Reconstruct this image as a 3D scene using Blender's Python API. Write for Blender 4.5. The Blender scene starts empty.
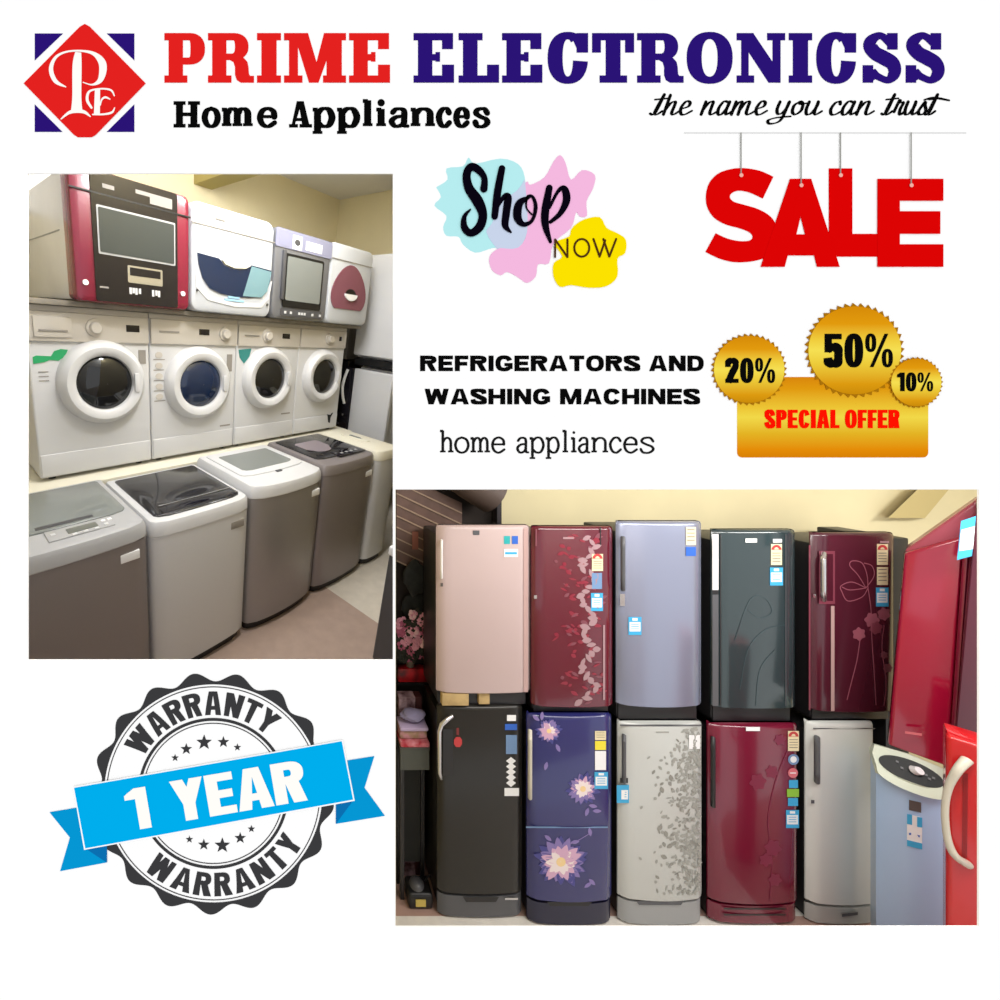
import bpy, bmesh, math, random
from mathutils import Vector, Matrix
from mathutils.geometry import tessellate_polygon
random.seed(7)
PI = math.pi
C = bpy.context.scene.collection
sc = bpy.context.scene

# ------------------------------------------------------------------ frame
F, PX, PY, HC = 400.0, 300.0, 440.0, 3.08      # focal (px), principal point, eye height
def P(px, py, d=1.0):                           # pixel at depth d -> world
    return Vector(((px - PX) * d / F, d - 1.0, HC - (py - PY) * d / F))
# the left showroom stands on its own floor, turned relative to the wall
RL = Matrix(((0.71972, -0.68956, 0.08066), (-0.13961, -0.25755, -0.95613), (0.68008, 0.67688, -0.28163)))
TL = Vector((-1.0593, 1.2775, 1.6276))
ML = Matrix(((RL[0][0], RL[0][1], RL[0][2], TL[0]),
             (RL[2][0], RL[2][1], RL[2][2], TL[2] - 1.0),
             (-RL[1][0], -RL[1][1], -RL[1][2], HC - TL[1]),
             (0, 0, 0, 1)))
def ray(px, py, ax, val):                       # pixel -> left-room point on plane axis=val
    d = RL.transposed() @ Vector(((px - PX) / F, (py - PY) / F, 1.0))
    c = RL.transposed() @ (-TL)
    s = (val - c[ax]) / d[ax]
    return c + s * d

# ------------------------------------------------------------------ materials
def lin(c):
    return tuple((v / 12.92 if v <= 0.04045 else ((v + 0.055) / 1.055) ** 2.4) for v in c)
def hexc(h):
    return lin(tuple(int(h[i:i + 2], 16) / 255 for i in (0, 2, 4)))
_m = {}
def mat(name, h, rough=0.5, metal=0.0, noise=0.0, scale=8.0, h2=None, gain=1.0, spec=0.5, coat=0.0, trans=0.0):
    if name in _m: return _m[name]
    m = bpy.data.materials.new(name); m.use_nodes = True
    nt = m.node_tree; b = nt.nodes['Principled BSDF']
    c = tuple(min(1, v * gain) for v in hexc(h))
    b.inputs['Base Color'].default_value = (*c, 1)
    b.inputs['Roughness'].default_value = rough
    b.inputs['Metallic'].default_value = metal
    b.inputs['Specular IOR Level'].default_value = spec
    if coat: b.inputs['Coat Weight'].default_value = coat; b.inputs['Coat Roughness'].default_value = 0.08
    if trans: b.inputs['Transmission Weight'].default_value = trans
    if noise or h2:
        tc = nt.nodes.new('ShaderNodeTexCoord'); n = nt.nodes.new('ShaderNodeTexNoise')
        n.inputs['Scale'].default_value = scale; n.inputs['Detail'].default_value = 4
        r = nt.nodes.new('ShaderNodeValToRGB')
        c2 = tuple(min(1, v * gain) for v in hexc(h2)) if h2 else tuple(v * (1 - noise) for v in c)
        r.color_ramp.elements[0].color = (*c2, 1); r.color_ramp.elements[1].color = (*c, 1)
        r.color_ramp.elements[0].position = 0.35; r.color_ramp.elements[1].position = 0.65
        nt.links.new(tc.outputs['Object'], n.inputs['Vector']); nt.links.new(n.outputs['Fac'], r.inputs['Fac'])
        nt.links.new(r.outputs['Color'], b.inputs['Base Color'])
    _m[name] = m
    return m
def ink(name, h):                               # matt print colour, lit by the white daylight
    return mat(name, h, rough=1.0, spec=0.0, gain=0.97)

# ------------------------------------------------------------------ mesh builder
class MB:
    def __init__(s): s.v = []; s.f = []; s.m = []; s.sm = []; s.mats = []
    def mi(s, m):
        if m not in s.mats: s.mats.append(m)
        return s.mats.index(m)
    def add(s, vs, fs, m, smooth=False):
        b = len(s.v); i = s.mi(m)
        s.v += [Vector(v) for v in vs]
        for f in fs: s.f.append(tuple(b + k for k in f)); s.m.append(i); s.sm.append(smooth)
        return s
    def bm(s, bmm, m, smooth=True):
        bmm.verts.index_update()
        s.add([v.co.copy() for v in bmm.verts], [[v.index for v in f.verts] for f in bmm.faces], m, smooth); bmm.free(); return s
    def box(s, x0, x1, y0, y1, z0, z1, m, r=0.0, seg=2):
        b = bmesh.new(); bmesh.ops.create_cube(b, size=1.0)
        for v in b.verts:
            v.co = Vector(((x0 + x1) / 2 + v.co.x * (x1 - x0), (y0 + y1) / 2 + v.co.y * (y1 - y0), (z0 + z1) / 2 + v.co.z * (z1 - z0)))
        if r > 0: bmesh.ops.bevel(b, geom=list(b.edges), offset=min(r, .45 * min(abs(x1 - x0), abs(y1 - y0), abs(z1 - z0))), segments=seg, affect='EDGES', profile=0.6)
        return s.bm(b, m, r > 0)
    def loft(s, rings, m, caps=True, smooth=True):
        n = len(rings[0]); vs = [p for r in rings for p in r]; fs = []
        for i in range(len(rings) - 1):
            for k in range(n): fs.append((i * n + k, i * n + (k + 1) % n, (i + 1) * n + (k + 1) % n, (i + 1) * n + k))
        s.add(vs, fs, m, smooth)
        if caps:
            s.add(rings[0], [tuple(range(n))], m); s.add(rings[-1], [tuple(range(n))], m)
        return s
    def tube(s, pts, r, m, n=10):
        pts = [Vector(p) for p in pts]; rings = []
        rr = r if isinstance(r, (list, tuple)) else [r] * len(pts)
        for i, p in enumerate(pts):
            d = (pts[min(i + 1, len(pts) - 1)] - pts[max(i - 1, 0)]).normalized()
            a = d.orthogonal().normalized() if i == 0 else (a - d * a.dot(d)).normalized()
            bb = d.cross(a)
            rings.append([p + rr[i] * (a * math.cos(2 * PI * k / n) + bb * math.sin(2 * PI * k / n)) for k in range(n)])
        return s.loft(rings, m)
    def lathe(s, c, prof, m, n=40, sx=1.0):     # axis -Y ; prof = [(radius, y)]
        rings = [[Vector((c[0] + r * sx * math.cos(2 * PI * k / n), c[1] + y, c[2] + r * math.sin(2 * PI * k / n))) for k in range(n)] for r, y in prof]
        return s.loft(rings, m, caps=False)
    def lathe_z(s, c, prof, m, n=32):
        rings = [[Vector((c[0] + r * math.cos(2 * PI * k / n), c[1] + r * math.sin(2 * PI * k / n), c[2] + z)) for k in range(n)] for r, z in prof]
        return s.loft(rings, m)
    def poly(s, pts3, m):
        t = tessellate_polygon([pts3]); return s.add(pts3, [tuple(x) for x in t], m)
    def prism(s, pts2, f0, f1, m):              # pts2 mapped by f0 (front) and f1 (back)
        a = [f0(*p) for p in pts2]; b = [f1(*p) for p in pts2]; n = len(a)
        t = tessellate_polygon([a])
        s.add(a + b, [tuple(x) for x in t] + [tuple(n + k for k in x) for x in t] + [(k, (k + 1) % n, n + (k + 1) % n, n + k) for k in range(n)], m)
        return s
    def build(s, name, parent=None, origin=Vector((0, 0, 0))):
        me = bpy.data.meshes.new(name)
        me.from_pydata([tuple(v - origin) for v in s.v], [], s.f)
        for m in s.mats: me.materials.append(m)
        me.polygons.foreach_set('material_index', s.m); me.polygons.foreach_set('use_smooth', s.sm)
        b = bmesh.new(); b.from_mesh(me); bmesh.ops.remove_doubles(b, verts=b.verts, dist=1e-6) if len(s.v) < 20000 else None
        bmesh.ops.recalc_face_normals(b, faces=b.faces); b.to_mesh(me); b.free()
        if any(s.sm):
            try: me.set_sharp_from_angle(angle=math.radians(38))
            except Exception: pass
        o = bpy.data.objects.new(name, me); C.objects.link(o)
        if parent is not None: o.parent = parent
        return o
class Thing:                                    # an Empty at the thing's base; parts are its children
    def __init__(s, name, label, cat, origin=(0, 0, 0), group=None, left=False):
        s.o = Vector(origin); s.e = bpy.data.objects.new(name, None); C.objects.link(s.e)
        s.e.empty_display_size = 0.05
        s.e.matrix_world = (ML @ Matrix.Translation(s.o)) if left else Matrix.Translation(s.o)
        s.e['label'] = label; s.e['category'] = cat
        if group: s.e['group'] = group
    def part(s, name, mb, parent=None, label=None):
        o = mb.build(name, parent if parent is not None else s.e, s.o)
        if label: o['label'] = label
        return o
def solo(name, mb, label, cat, group=None, left=False, kind=None):
    o = mb.build(name)
    if left: o.matrix_world = ML.copy()
    if label: o['label'] = label
    if cat: o['category'] = cat
    if group: o['group'] = group
    if kind: o['kind'] = kind
    return o
def structure(name, mb, left=False, label=None):
    o = mb.build(name); o['kind'] = 'structure'
    if left: o.matrix_world = ML.copy()
    if label: o['label'] = label
    return o
def catmull(pts, n=6):
    pts = [tuple(p) for p in pts]; out = []
    q = [pts[0]] + pts + [pts[-1]]
    for i in range(1, len(q) - 2):
        for k in range(n):
            t = k / n
            out.append(tuple(0.5 * (2 * q[i][j] + (q[i + 1][j] - q[i - 1][j]) * t + (2 * q[i - 1][j] - 5 * q[i][j] + 4 * q[i + 1][j] - q[i + 2][j]) * t * t + (3 * q[i][j] - q[i - 1][j] - 3 * q[i + 1][j] + q[i + 2][j]) * t ** 3) for j in range(len(pts[0]))))
    out.append(pts[-1]); return out

# ================================================================== THE PRINTED WALL
T0 = 0.0005
class Print:                                    # flat print on the wall, coordinates in px of the wall grid
    def __init__(s, layer=1, th=None): s.mb = MB(); s.l = layer; s.k = 0
    def F(s, y):
        return lambda x, z: Vector(((x - PX) / F, y, HC - (z - PY) / F))
    def poly(s, pts, m):
        s.k += 1; y = -(s.l * T0) - s.k * 2e-6
        s.mb.prism(pts, s.F(y), s.F(y + T0 * .9), m); return s
    def rect(s, x0, y0, x1, y1, m): return s.poly([(x0, y0), (x1, y0), (x1, y1), (x0, y1)], m)
    def stroke(s, pts, m, smooth=True, n=6, cap=True):   # pts (x, y, width)
        q = catmull(pts, n) if smooth and len(pts) > 2 else pts
        s.k += 1; y = -(s.l * T0) - s.k * 2e-6; f = s.F(y)
        L, R = [], []
        for i, p in enumerate(q):
            a = q[max(i - 1, 0)]; b = q[min(i + 1, len(q) - 1)]
            dx, dy = b[0] - a[0], b[1] - a[1]; l = math.hypot(dx, dy) or 1
            w = p[2] / 2; L.append((p[0] - dy / l * w, p[1] + dx / l * w)); R.append((p[0] + dy / l * w, p[1] - dx / l * w))
        n_ = len(q); vs = [f(*p) for p in L + R]
        s.mb.add(vs, [(i, i + 1, n_ + i + 1, n_ + i) for i in range(n_ - 1)], m)
        if cap:
            for p in (q[0], q[-1]):
                s.k += 1; y = -(s.l * T0) - s.k * 2e-6; g = s.F(y)
                s.mb.add([g(p[0] + p[2] / 2 * math.cos(2 * PI * t / 12), p[1] + p[2] / 2 * math.sin(2 * PI * t / 12)) for t in range(12)], [tuple(range(12))], m)
        return s
    def ring(s, cx, cy, r0, r1, m, a0=0, a1=2 * PI, n=96, sy=1.0, fn=None):
        s.k += 1; y = -(s.l * T0) - s.k * 2e-6; f = s.F(y); vs = []
        for i in range(n + 1):
            a = a0 + (a1 - a0) * i / n; ro = fn(a) if fn else r1
            vs += [f(cx + r0 * math.cos(a), cy - r0 * sy * math.sin(a)), f(cx + ro * math.cos(a), cy - ro * sy * math.sin(a))]
        s.mb.add(vs, [(2 * i, 2 * i + 1, 2 * i + 3, 2 * i + 2) for i in range(n)], m); return s
def star(cx, cy, r, rot=0, k=5, inner=.42):
    return [(cx + (r if i % 2 == 0 else r * inner) * math.sin(PI * i / k + rot), cy - (r if i % 2 == 0 else r * inner) * math.cos(PI * i / k + rot)) for i in range(2 * k)]

# bold grotesque capitals and digits drawn as outlines: W wide, H high, s stem, b bar (y down from the cap line)
def grot(ch, W, H, s, b):
    o = []
    def r(x0, y0, x1, y1): o.append([(x0, y0), (x1, y0), (x1, y1), (x0, y1)])
    def pg(*p): o.append(list(p))
    def arc(cx, cy, rx, ry, a0, a1, sw=None, bw=None, n=28, e=.82):
        sw = sw or s; bw = bw or b
        def se(t): return math.copysign(abs(t) ** e, t)
        out = [(cx + rx * se(math.cos(a0 + (a1 - a0) * i / n)), cy - ry * se(math.sin(a0 + (a1 - a0) * i / n))) for i in range(n + 1)]
        inn = [(cx + (rx - sw) * se(math.cos(a0 + (a1 - a0) * i / n)), cy - (ry - bw) * se(math.sin(a0 + (a1 - a0) * i / n))) for i in range(n + 1)]
        for i in range(n): o.append([out[i], out[i + 1], inn[i + 1], inn[i]])
    def strk(pts):
        q = catmull(pts, 8); L, R = [], []
        for i, p in enumerate(q):
            a = q[max(i - 1, 0)]; c = q[min(i + 1, len(q) - 1)]; dx, dy = c[0] - a[0], c[1] - a[1]; l = math.hypot(dx, dy) or 1
            w_ = (b * abs(dx) + s * abs(dy)) / l / 2
            L.append((p[0] - dy / l * w_, p[1] + dx / l * w_)); R.append((p[0] + dy / l * w_, p[1] - dx / l * w_))
        for i in range(len(q) - 1): o.append([L[i], L[i + 1], R[i + 1], R[i]])
    m = H / 2
    if ch == 'I': r(0, 0, W, H)
    elif ch == 'E': r(0, 0, s, H); r(0, 0, W, b); r(0, H - b, W, H); r(0, m - b / 2, W * .93, m + b / 2)
    elif ch == 'F': r(0, 0, s, H); r(0, 0, W, b); r(0, m - b * .4, W * .92, m + b * .6)
    elif ch == 'L': r(0, 0, s, H); r(0, H - b, W, H)
    elif ch == 'T': r(0, 0, W, b); r(W / 2 - s / 2, 0, W / 2 + s / 2, H)
    elif ch == 'H': r(0, 0, s, H); r(W - s, 0, W, H); r(s * .5, m - b / 2, W - s * .5, m + b / 2)
    elif ch == 'N': r(0, 0, s, H); r(W - s, 0, W, H); pg((0, 0), (s * 1.1, 0), (W, H), (W - s * 1.1, H))
    elif ch == 'M':
        r(0, 0, s, H); r(W - s, 0, W, H); k = s * 1.25
        pg((0, 0), (k, 0), (W / 2, H * .66), (W / 2, H), (W / 2 - s * .42, H), (s * .5, H * .1)); pg((W, 0), (W - k, 0), (W / 2, H * .66), (W / 2, H), (W / 2 + s * .42, H), (W - s * .5, H * .1))
    elif ch == 'W':
        d = s * 1.02; q = W * .27
        for a0, a1 in ((0, q), (W / 2, q), (W / 2, W - q), (W, W - q)):
            lo, hi = (a0 - (0 if a0 == 0 else d if a0 == W else d / 2)), None
            hi = lo + d; pg((lo, 0), (hi, 0), (a1 + d * .5, H), (a1 - d * .5, H))
    elif ch == 'A':
        d = s * 1.05; c = W / 2
        pg((c - d * .6, 0), (c + d * .1, 0), (d, H), (0, H)); pg((c - d * .1, 0), (c + d * .6, 0), (W, H), (W - d, H)); r(W * .25, H * .62, W * .75, H * .62 + b * .9)
    elif ch == 'Y':
        d = s * 1.08; c = W / 2
        pg((0, 0), (d, 0), (c + s / 2, H * .56), (c - s / 2, H * .6)); pg((W, 0), (W - d, 0), (c - s / 2, H * .56), (c + s / 2, H * .6)); r(c - s / 2, H * .55, c + s / 2, H)
    elif ch in 'PR':
        k = .56 if ch == 'P' else .54; rh = H * k / 2; r(0, 0, s, H); r(s * .5, 0, W * .55, b); r(s * .5, H * k - b, W * .55, H * k)
        arc(W * .52, rh, W * .48, rh, -PI / 2, PI / 2, n=16)
        if ch == 'R': pg((W * .38, H * .5), (W * .38 + s * 1.1, H * .48), (W, H), (W - s * 1.12, H))
    elif ch == 'D': r(0, 0, s, H); r(s * .5, 0, W * .5, b); r(s * .5, H - b, W * .5, H); arc(W * .46, m, W * .54, m, -PI / 2, PI / 2, n=18)
    elif ch in 'O0': arc(W / 2, m, W / 2, m + b * .06, 0, 2 * PI, n=40)
    elif ch in 'CG':
        arc(W / 2, m, W / 2, m + b * .06, PI * .12, PI * (1.86 if ch == 'C' else 1.78), n=36)
        if ch == 'G': r(W * .52, m - b * .1, W, m + b * .75); r(W - s * .95, m, W, H * .86)
    elif ch == 'S':
        s *= .84; b *= .86
        strk([(W - s * .55, H * .33), (W - s * .75, H * .17), (W / 2, b / 2), (s * .6, H * .17), (s * .65, H * .33), (W / 2, m), (W - s * .6, H * .68), (W - s * .6, H * .84), (W / 2, H - b / 2), (s * .7, H * .83), (s * .5, H * .67)])
    elif ch == '1': r(W - s, 0, W, H); pg((W - s, 0), (W - s * .55, b), (W - s, H * .26), (0, H * .26), (0, H * .15), (W - s * 1.6, H * .1))
    elif ch == '2':
        s *= .9
        strk([(s * .5, H * .36), (s * .55, H * .18), (W / 2, b / 2), (W - s * .55, H * .18), (W - s * .6, H * .36), (W * .5, H * .62), (s * .55, H * .98)]); r(0, H - b, W, H)
    elif ch == '5':
        r(s * .1, 0, W * .96, b); r(s * .1, 0, s, H * .56); strk([(s * .4, H * .47), (W * .5, H * .37), (W - s * .55, H * .48), (W - s * .5, H * .68), (W - s * .6, H * .85), (W / 2, H - b / 2), (s * .6, H * .84), (s * .5, H * .72)])
    elif ch == '%':
        q = W * .2; t = s * .5
        for cx, cy in ((q, H * .27), (W - q, H * .73)): arc(cx, cy, q, H * .28, 0, 2 * PI, sw=t * 1.05, bw=b * .55, n=20)
        pg((W * .7, 0), (W * .7 + t * .9, 0), (W * .3, H), (W * .3 - t * .9, H))
    return o
REL = dict(E=.9, F=.84, L=.82, T=.92, H=1.05, N=1.06, M=1.3, W=1.5, A=1.14, Y=1.06, P=.96, R=1.02, D=1.03, O=1.1, C=1.02, G=1.06, S=.98, I=0)
REL.update({'0': .98, '2': .96, '5': .98, '1': .72, '%': 1.45})
def letters(parent, txt, box, m, layer=2, mapf=None, name='letter', label=None, st=.3, bar=.2, gap=.08, wid=None):
    """bold capitals fitted to box=(x0,y0,x1,y1) or sent through mapf(u,w); st, bar, gap are fractions of the cap height"""
    H = 1.0 if mapf else box[3] - box[1]; aspect = wid if mapf else (box[2] - box[0]) / (box[3] - box[1])
    Hh = 1.0; tot = aspect; g = gap
    fixed = sum(g for _ in txt[1:]) + sum(st for c in txt if c == 'I'); rel = sum(REL[c] for c in txt)
    k = (tot - fixed) / rel; x = 0; out = []
    for c in txt:
        w_ = st if c == 'I' else REL[c] * k
        mb = MB(); y0 = -layer * T0; n = 0
        for pl in grot(c, w_, Hh, st, bar):
            n += 1; q = []
            for i, p in enumerate(pl):          # subdivide edges so that warped letters stay smooth
                nx = pl[(i + 1) % len(pl)]; d = max(abs(nx[0] - p[0]), abs(nx[1] - p[1])); ns = max(1, int(d / .15)) if mapf else 1
                q += [(p[0] + (nx[0] - p[0]) * j / ns, p[1] + (nx[1] - p[1]) * j / ns) for j in range(ns)]
            pp = []
            for a, b_ in q:
                u = (x + a) / tot; w2 = 1 - b_
                X, Z = mapf(u, w2) if mapf else (box[0] + u * (box[2] - box[0]), box[3] - w2 * (box[3] - box[1]))
                pp.append(Vector(((X - PX) / F, y0 - n * 2e-6, HC - (Z - PY) / F)))
            mb.poly(pp, m)
        out.append(mb); x += w_ + g
    for mb in out:
        if isinstance(parent, Thing): parent.part(name, mb, label=label)
        else: parent[0].part(name, mb, parent=parent[1])
    return out

WHITE = ink('wall_white', 'ffffff')
RED = ink('heading_red', 'e3211f'); NAVY = ink('heading_navy', '2a1375'); BLACK = ink('print_black', '0a0a0a')

# the white wall with its two openings
OPEN = [(28, 173.5, 393, 660), (395.5, 489.5, 979, 927)]
xs = [-450, 28, 393, 395.5, 979, 1500]; ys = [-420, 173.5, 489.5, 660, 927, 1460]
w = MB(); TH = 0.003
def wv(x, z, y): return Vector(((x - PX) / F, y, HC - (z - PY) / F))
def inop(cx, cy): return any(a < cx < c and b < cy < d for a, b, c, d in OPEN)
for i in range(5):
    for j in range(5):
        x0, x1, y0, y1 = xs[i], xs[i + 1], ys[j], ys[j + 1]
        if inop((x0 + x1) / 2, (y0 + y1) / 2): continue
        w.add([wv(x0, y0, 0), wv(x1, y0, 0), wv(x1, y1, 0), wv(x0, y1, 0)], [(0, 1, 2, 3)], WHITE)
        w.add([wv(x0, y0, TH), wv(x1, y0, TH), wv(x1, y1, TH), wv(x0, y1, TH)], [(0, 1, 2, 3)], WHITE)
for a, b, c, d in OPEN:
    for p, q in (((a, b), (c, b)), ((c, b), (c, d)), ((c, d), (a, d)), ((a, d), (a, b))):
        w.add([wv(*p, 0), wv(*q, 0), wv(*q, TH), wv(*p, TH)], [(0, 1, 2, 3)], WHITE)
structure('wall_front', w)

# ---- slab serif heading: each glyph in its own box, cap height 50 (33..83)
YT, YB = 33.2, 82.8
def G(ch, x0, x1):
    """pieces of a slab-serif capital; returns list of polygons / strokes in px"""
    W = x1 - x0; o = []
    def r(a, b, c, d): o.append(('r', x0 + a, YT + b, x0 + c, YT + d))
    def pg(*pts): o.append(('p', [(x0 + a, YT + b) for a, b in pts]))
    H = YB - YT; s = 7.2; st = 14.5
    def serif(a, b, top=True, bottom=True):
        if top: r(a, 0, b, s)
        if bottom: r(a, H - s, b, H)
    def arcs(cx, cy, rx, ry, w, v, a0, a1):
        o.append(('a', x0 + cx, YT + cy, rx, ry, w, v, a0, a1))
    if ch == 'I':
        serif(0, W); r(W / 2 - 7.6, 0, W / 2 + 7.6, H)
    elif ch == 'P':
        serif(0, 23); r(4.2, 0, 18.6, H); r(0, 0, 26, s)
        r(18, 24.5, 26, 31.5)
        arcs(25, 15.75, W - 25, 15.75, 14.5, 7.3, -PI / 2, PI / 2)
    elif ch == 'R':
        serif(0, 23.5); r(4.2, 0, 18.4, H); r(0, 0, 26, s); r(18, 20.5, 27, 27)
        arcs(25, 13.5, W - 30.5, 13.5, 13.5, 7, -PI / 2, PI / 2)
        pg((24, 22), (31, 23), (36, 25), (39.5, 29), (40.5, 34), (41, 41), (42.2, 42.8), (W, 42.8), (W, H), (33, H), (28.8, 47), (27, 42), (27, 34), (25.5, 29), (22, 27))
    elif ch == 'M':
        serif(0, 18, bottom=False); serif(W - 18, W, top=False); r(0, 0, 22, s); r(W - 22, 0, W, s); r(0, H - s, 18.5, H); r(W - 23, H - s, W, H)
        r(4.4, 0, 13.5, H) if False else r(5, 0, 14, H)
        r(W - 19.5, 0, W - 4.2, H)
        pg((8, 0), (24, 0), (W / 2 + 1.5, 29), (W - 22, 0), (W - 14, 0), (W - 14, 12), (W / 2 + 3.5, H), (W / 2 - 6, H), (14, 14))
    elif ch == 'E':
        serif(0, 24); r(4.4, 0, 18.8, H); r(0, 0, W - 1, s); r(W - 12, 0, W - 1, 16)
        r(0, H - s, W, H); r(W - 12, H - 18, W, H); r(18, 21, 26.5, 27.5); r(20, 18.5, 26.5, 30) if False else r(22, 19, 26.5, 28.5)
    elif ch == 'L':
        r(0, 0, 24, s); r(4.4, 0, 19, H); r(0, H - s, W, H); r(W - 12, H - 18, W, H)
    elif ch == 'T':
        r(0, 0, W, s); r(0, 0, 8.8, 19.5); r(W - 9, 0, W, 19.5); r(W / 2 - 7.4, 0, W / 2 + 7.4, H); r(7.5, H - s, W - 7, H)
    elif ch == 'O':
        arcs(W / 2, H / 2, W / 2, H / 2 + 1.2, 15, 7.2, 0, 2 * PI)
    elif ch == 'C':
        arcs(W / 2 - .8, H / 2, W / 2 - .8, H / 2 + 1.2, 15, 7.4, PI * .30, PI * 1.965)
        r(W - 13, 0, W - 1.5, 19.5); pg((W - 17, 6), (W - 13, 0), (W - 8, 0), (W - 8, 12), (W - 13, 15))
    elif ch == 'N':
        r(0, 0, 17, s); r(W - 18, 0, W, s); r(0, H - s, 17.5, H); r(4.6, 0, 12, H); r(W - 12.6, 0, W - 4.6, H)
        pg((4.6, 0), (16.5, 0), (W - 12.5, 29), (W - 4.6, 29), (W - 4.6, H), (W - 16.5, H), (12, 19), (4.6, 10))
    elif ch == 'S':
        r(W - 14.5, 0, W - 4, 16.5); pg((W - 19, 5), (W - 14, 1), (W - 8, 0), (W - 8, 12), (W - 13, 14))
        r(.5, H - 17.5, 11, H); pg((8, H), (14, H - 4), (19, H - 7), (13, H - 14), (8, H - 12))
        o.append(('s', [(x0 + W - 12, YT + 9, 9), (x0 + 18, YT + 2.6, 7), (x0 + 9.5, YT + 7, 11), (x0 + 8, YT + 13, 14), (x0 + 13, YT + 20, 14), (x0 + 22, YT + 25, 14.5), (x0 + 30, YT + 30, 14), (x0 + W - 7, YT + 37, 13), (x0 + W - 9, YT + 43, 11), (x0 + 25, YT + H - 2.6, 7), (x0 + 16, YT + H - 6, 7), (x0 + 10, YT + H - 10, 8)]))
    return o
def draw(pr, o, m):
    for it in o:
        if it[0] == 'r': pr.rect(it[1], it[2], it[3], it[4], m)
        elif it[0] == 'p': pr.poly(it[1], m)
        elif it[0] == 's': pr.stroke(it[1], m, n=8, cap=False)
        elif it[0] == 'a':
            _, cx, cy, rx, ry, w_, v_, a0, a1 = it
            pr.k += 1; y = -(pr.l * T0) - pr.k * 2e-6; f = pr.F(y); vs = []; n = 40
            for i in range(n + 1):
                a = a0 + (a1 - a0) * i / n
                ca, sa = math.cos(a), math.sin(a)
                # slightly squared ellipse, as the slab face has
                def se(t): return math.copysign(abs(t) ** 0.88, t)
                vs += [f(cx + (rx - w_) * se(ca), cy - (ry - v_) * se(sa)), f(cx + rx * se(ca), cy - ry * se(sa))]
            pr.mb.add(vs, [(2 * i, 2 * i + 1, 2 * i + 3, 2 * i + 2) for i in range(n)], m)
for word, boxes, m, lab in (
    ('PRIME', [(164.4, 205), (208, 254), (257, 281), (284, 346), (349, 390)], RED, 'large red slab-serif word at the left of the top heading'),
    ('ELECTRONICSS', [(413.5, 454), (458.5, 499), (502, 542.3), (547.5, 589.5), (592, 634), (637, 683.5), (686.5, 732.5), (736.5, 785), (788.6, 812), (816, 857.5), (862, 901.5), (905, 945)], NAVY, 'large navy blue slab-serif word at the right of the top heading')):
    t = Thing('heading_sign', lab, 'lettering', wv(boxes[0][0], YB, 0))
    for ch, (a, b) in zip(word, boxes):
        pr = Print(1); draw(pr, G(ch, a, b), m); t.part('letter', pr.mb)

# ---- lowercase skeletons: x right, y up, x-height 1; strokes of points
SK = {
 'h': ([[(0, 1.5), (0, 0)], [(0, .68), (.2, .95), (.45, .98), (.62, .8), (.64, .5), (.64, 0)]], [(0, 0), (.64, 0), (-.1, 1.46)]),
 'o': ([[(.32, 1.02), (.1, .88), (0, .5), (.1, .12), (.32, -.02), (.54, .12), (.64, .5), (.54, .88), (.32, 1.02)]], []),
 'm': ([[(0, 1), (0, 0)], [(0, .68), (.18, .95), (.38, .98), (.52, .8), (.53, .5), (.53, 0)], [(.53, .68), (.7, .95), (.9, .98), (1.04, .8), (1.06, .5), (1.06, 0)]], [(0, 0), (.53, 0), (1.06, 0), (-.1, .96)]),
 'n': ([[(0, 1), (0, 0)], [(0, .68), (.2, .95), (.45, .98), (.62, .8), (.64, .5), (.64, 0)]], [(0, 0), (.64, 0), (-.1, .96)]),
 'e': ([[(.04, .55), (.6, .55)], [(.6, .55), (.56, .85), (.34, 1.02), (.1, .88), (0, .5), (.1, .12), (.34, -.02), (.62, .2)]], []),
 'a': ([[(.06, .8), (.2, .98), (.42, .98), (.52, .8), (.52, .1), (.66, .0)], [(.52, .58), (.2, .52), (.02, .28), (.16, 0), (.4, .05), (.52, .25)]], []),
 'p': ([[(0, 1), (0, -.45)], [(0, .75), (.22, 1), (.48, .95), (.62, .5), (.48, .05), (.22, 0), (0, .22)]], [(0, -.45), (-.1, .96)]),
 'l': ([[(0, 1.5), (0, 0)]], [(0, 0), (-.1, 1.46)]),
 'i': ([[(0, 1), (0, 0)]], [(0, 0), (-.1, .96), 'dot']),
 'c': ([[(.56, .78), (.42, 1), (.2, .98), (.02, .7), (0, .4), (.12, .08), (.34, -.02), (.58, .2)]], []),
 's': ([[(.54, .76), (.4, 1), (.14, .96), (.06, .74), (.26, .54), (.48, .4), (.54, .18), (.36, -.02), (.12, 0), (.02, .22)]], []),
}
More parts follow.
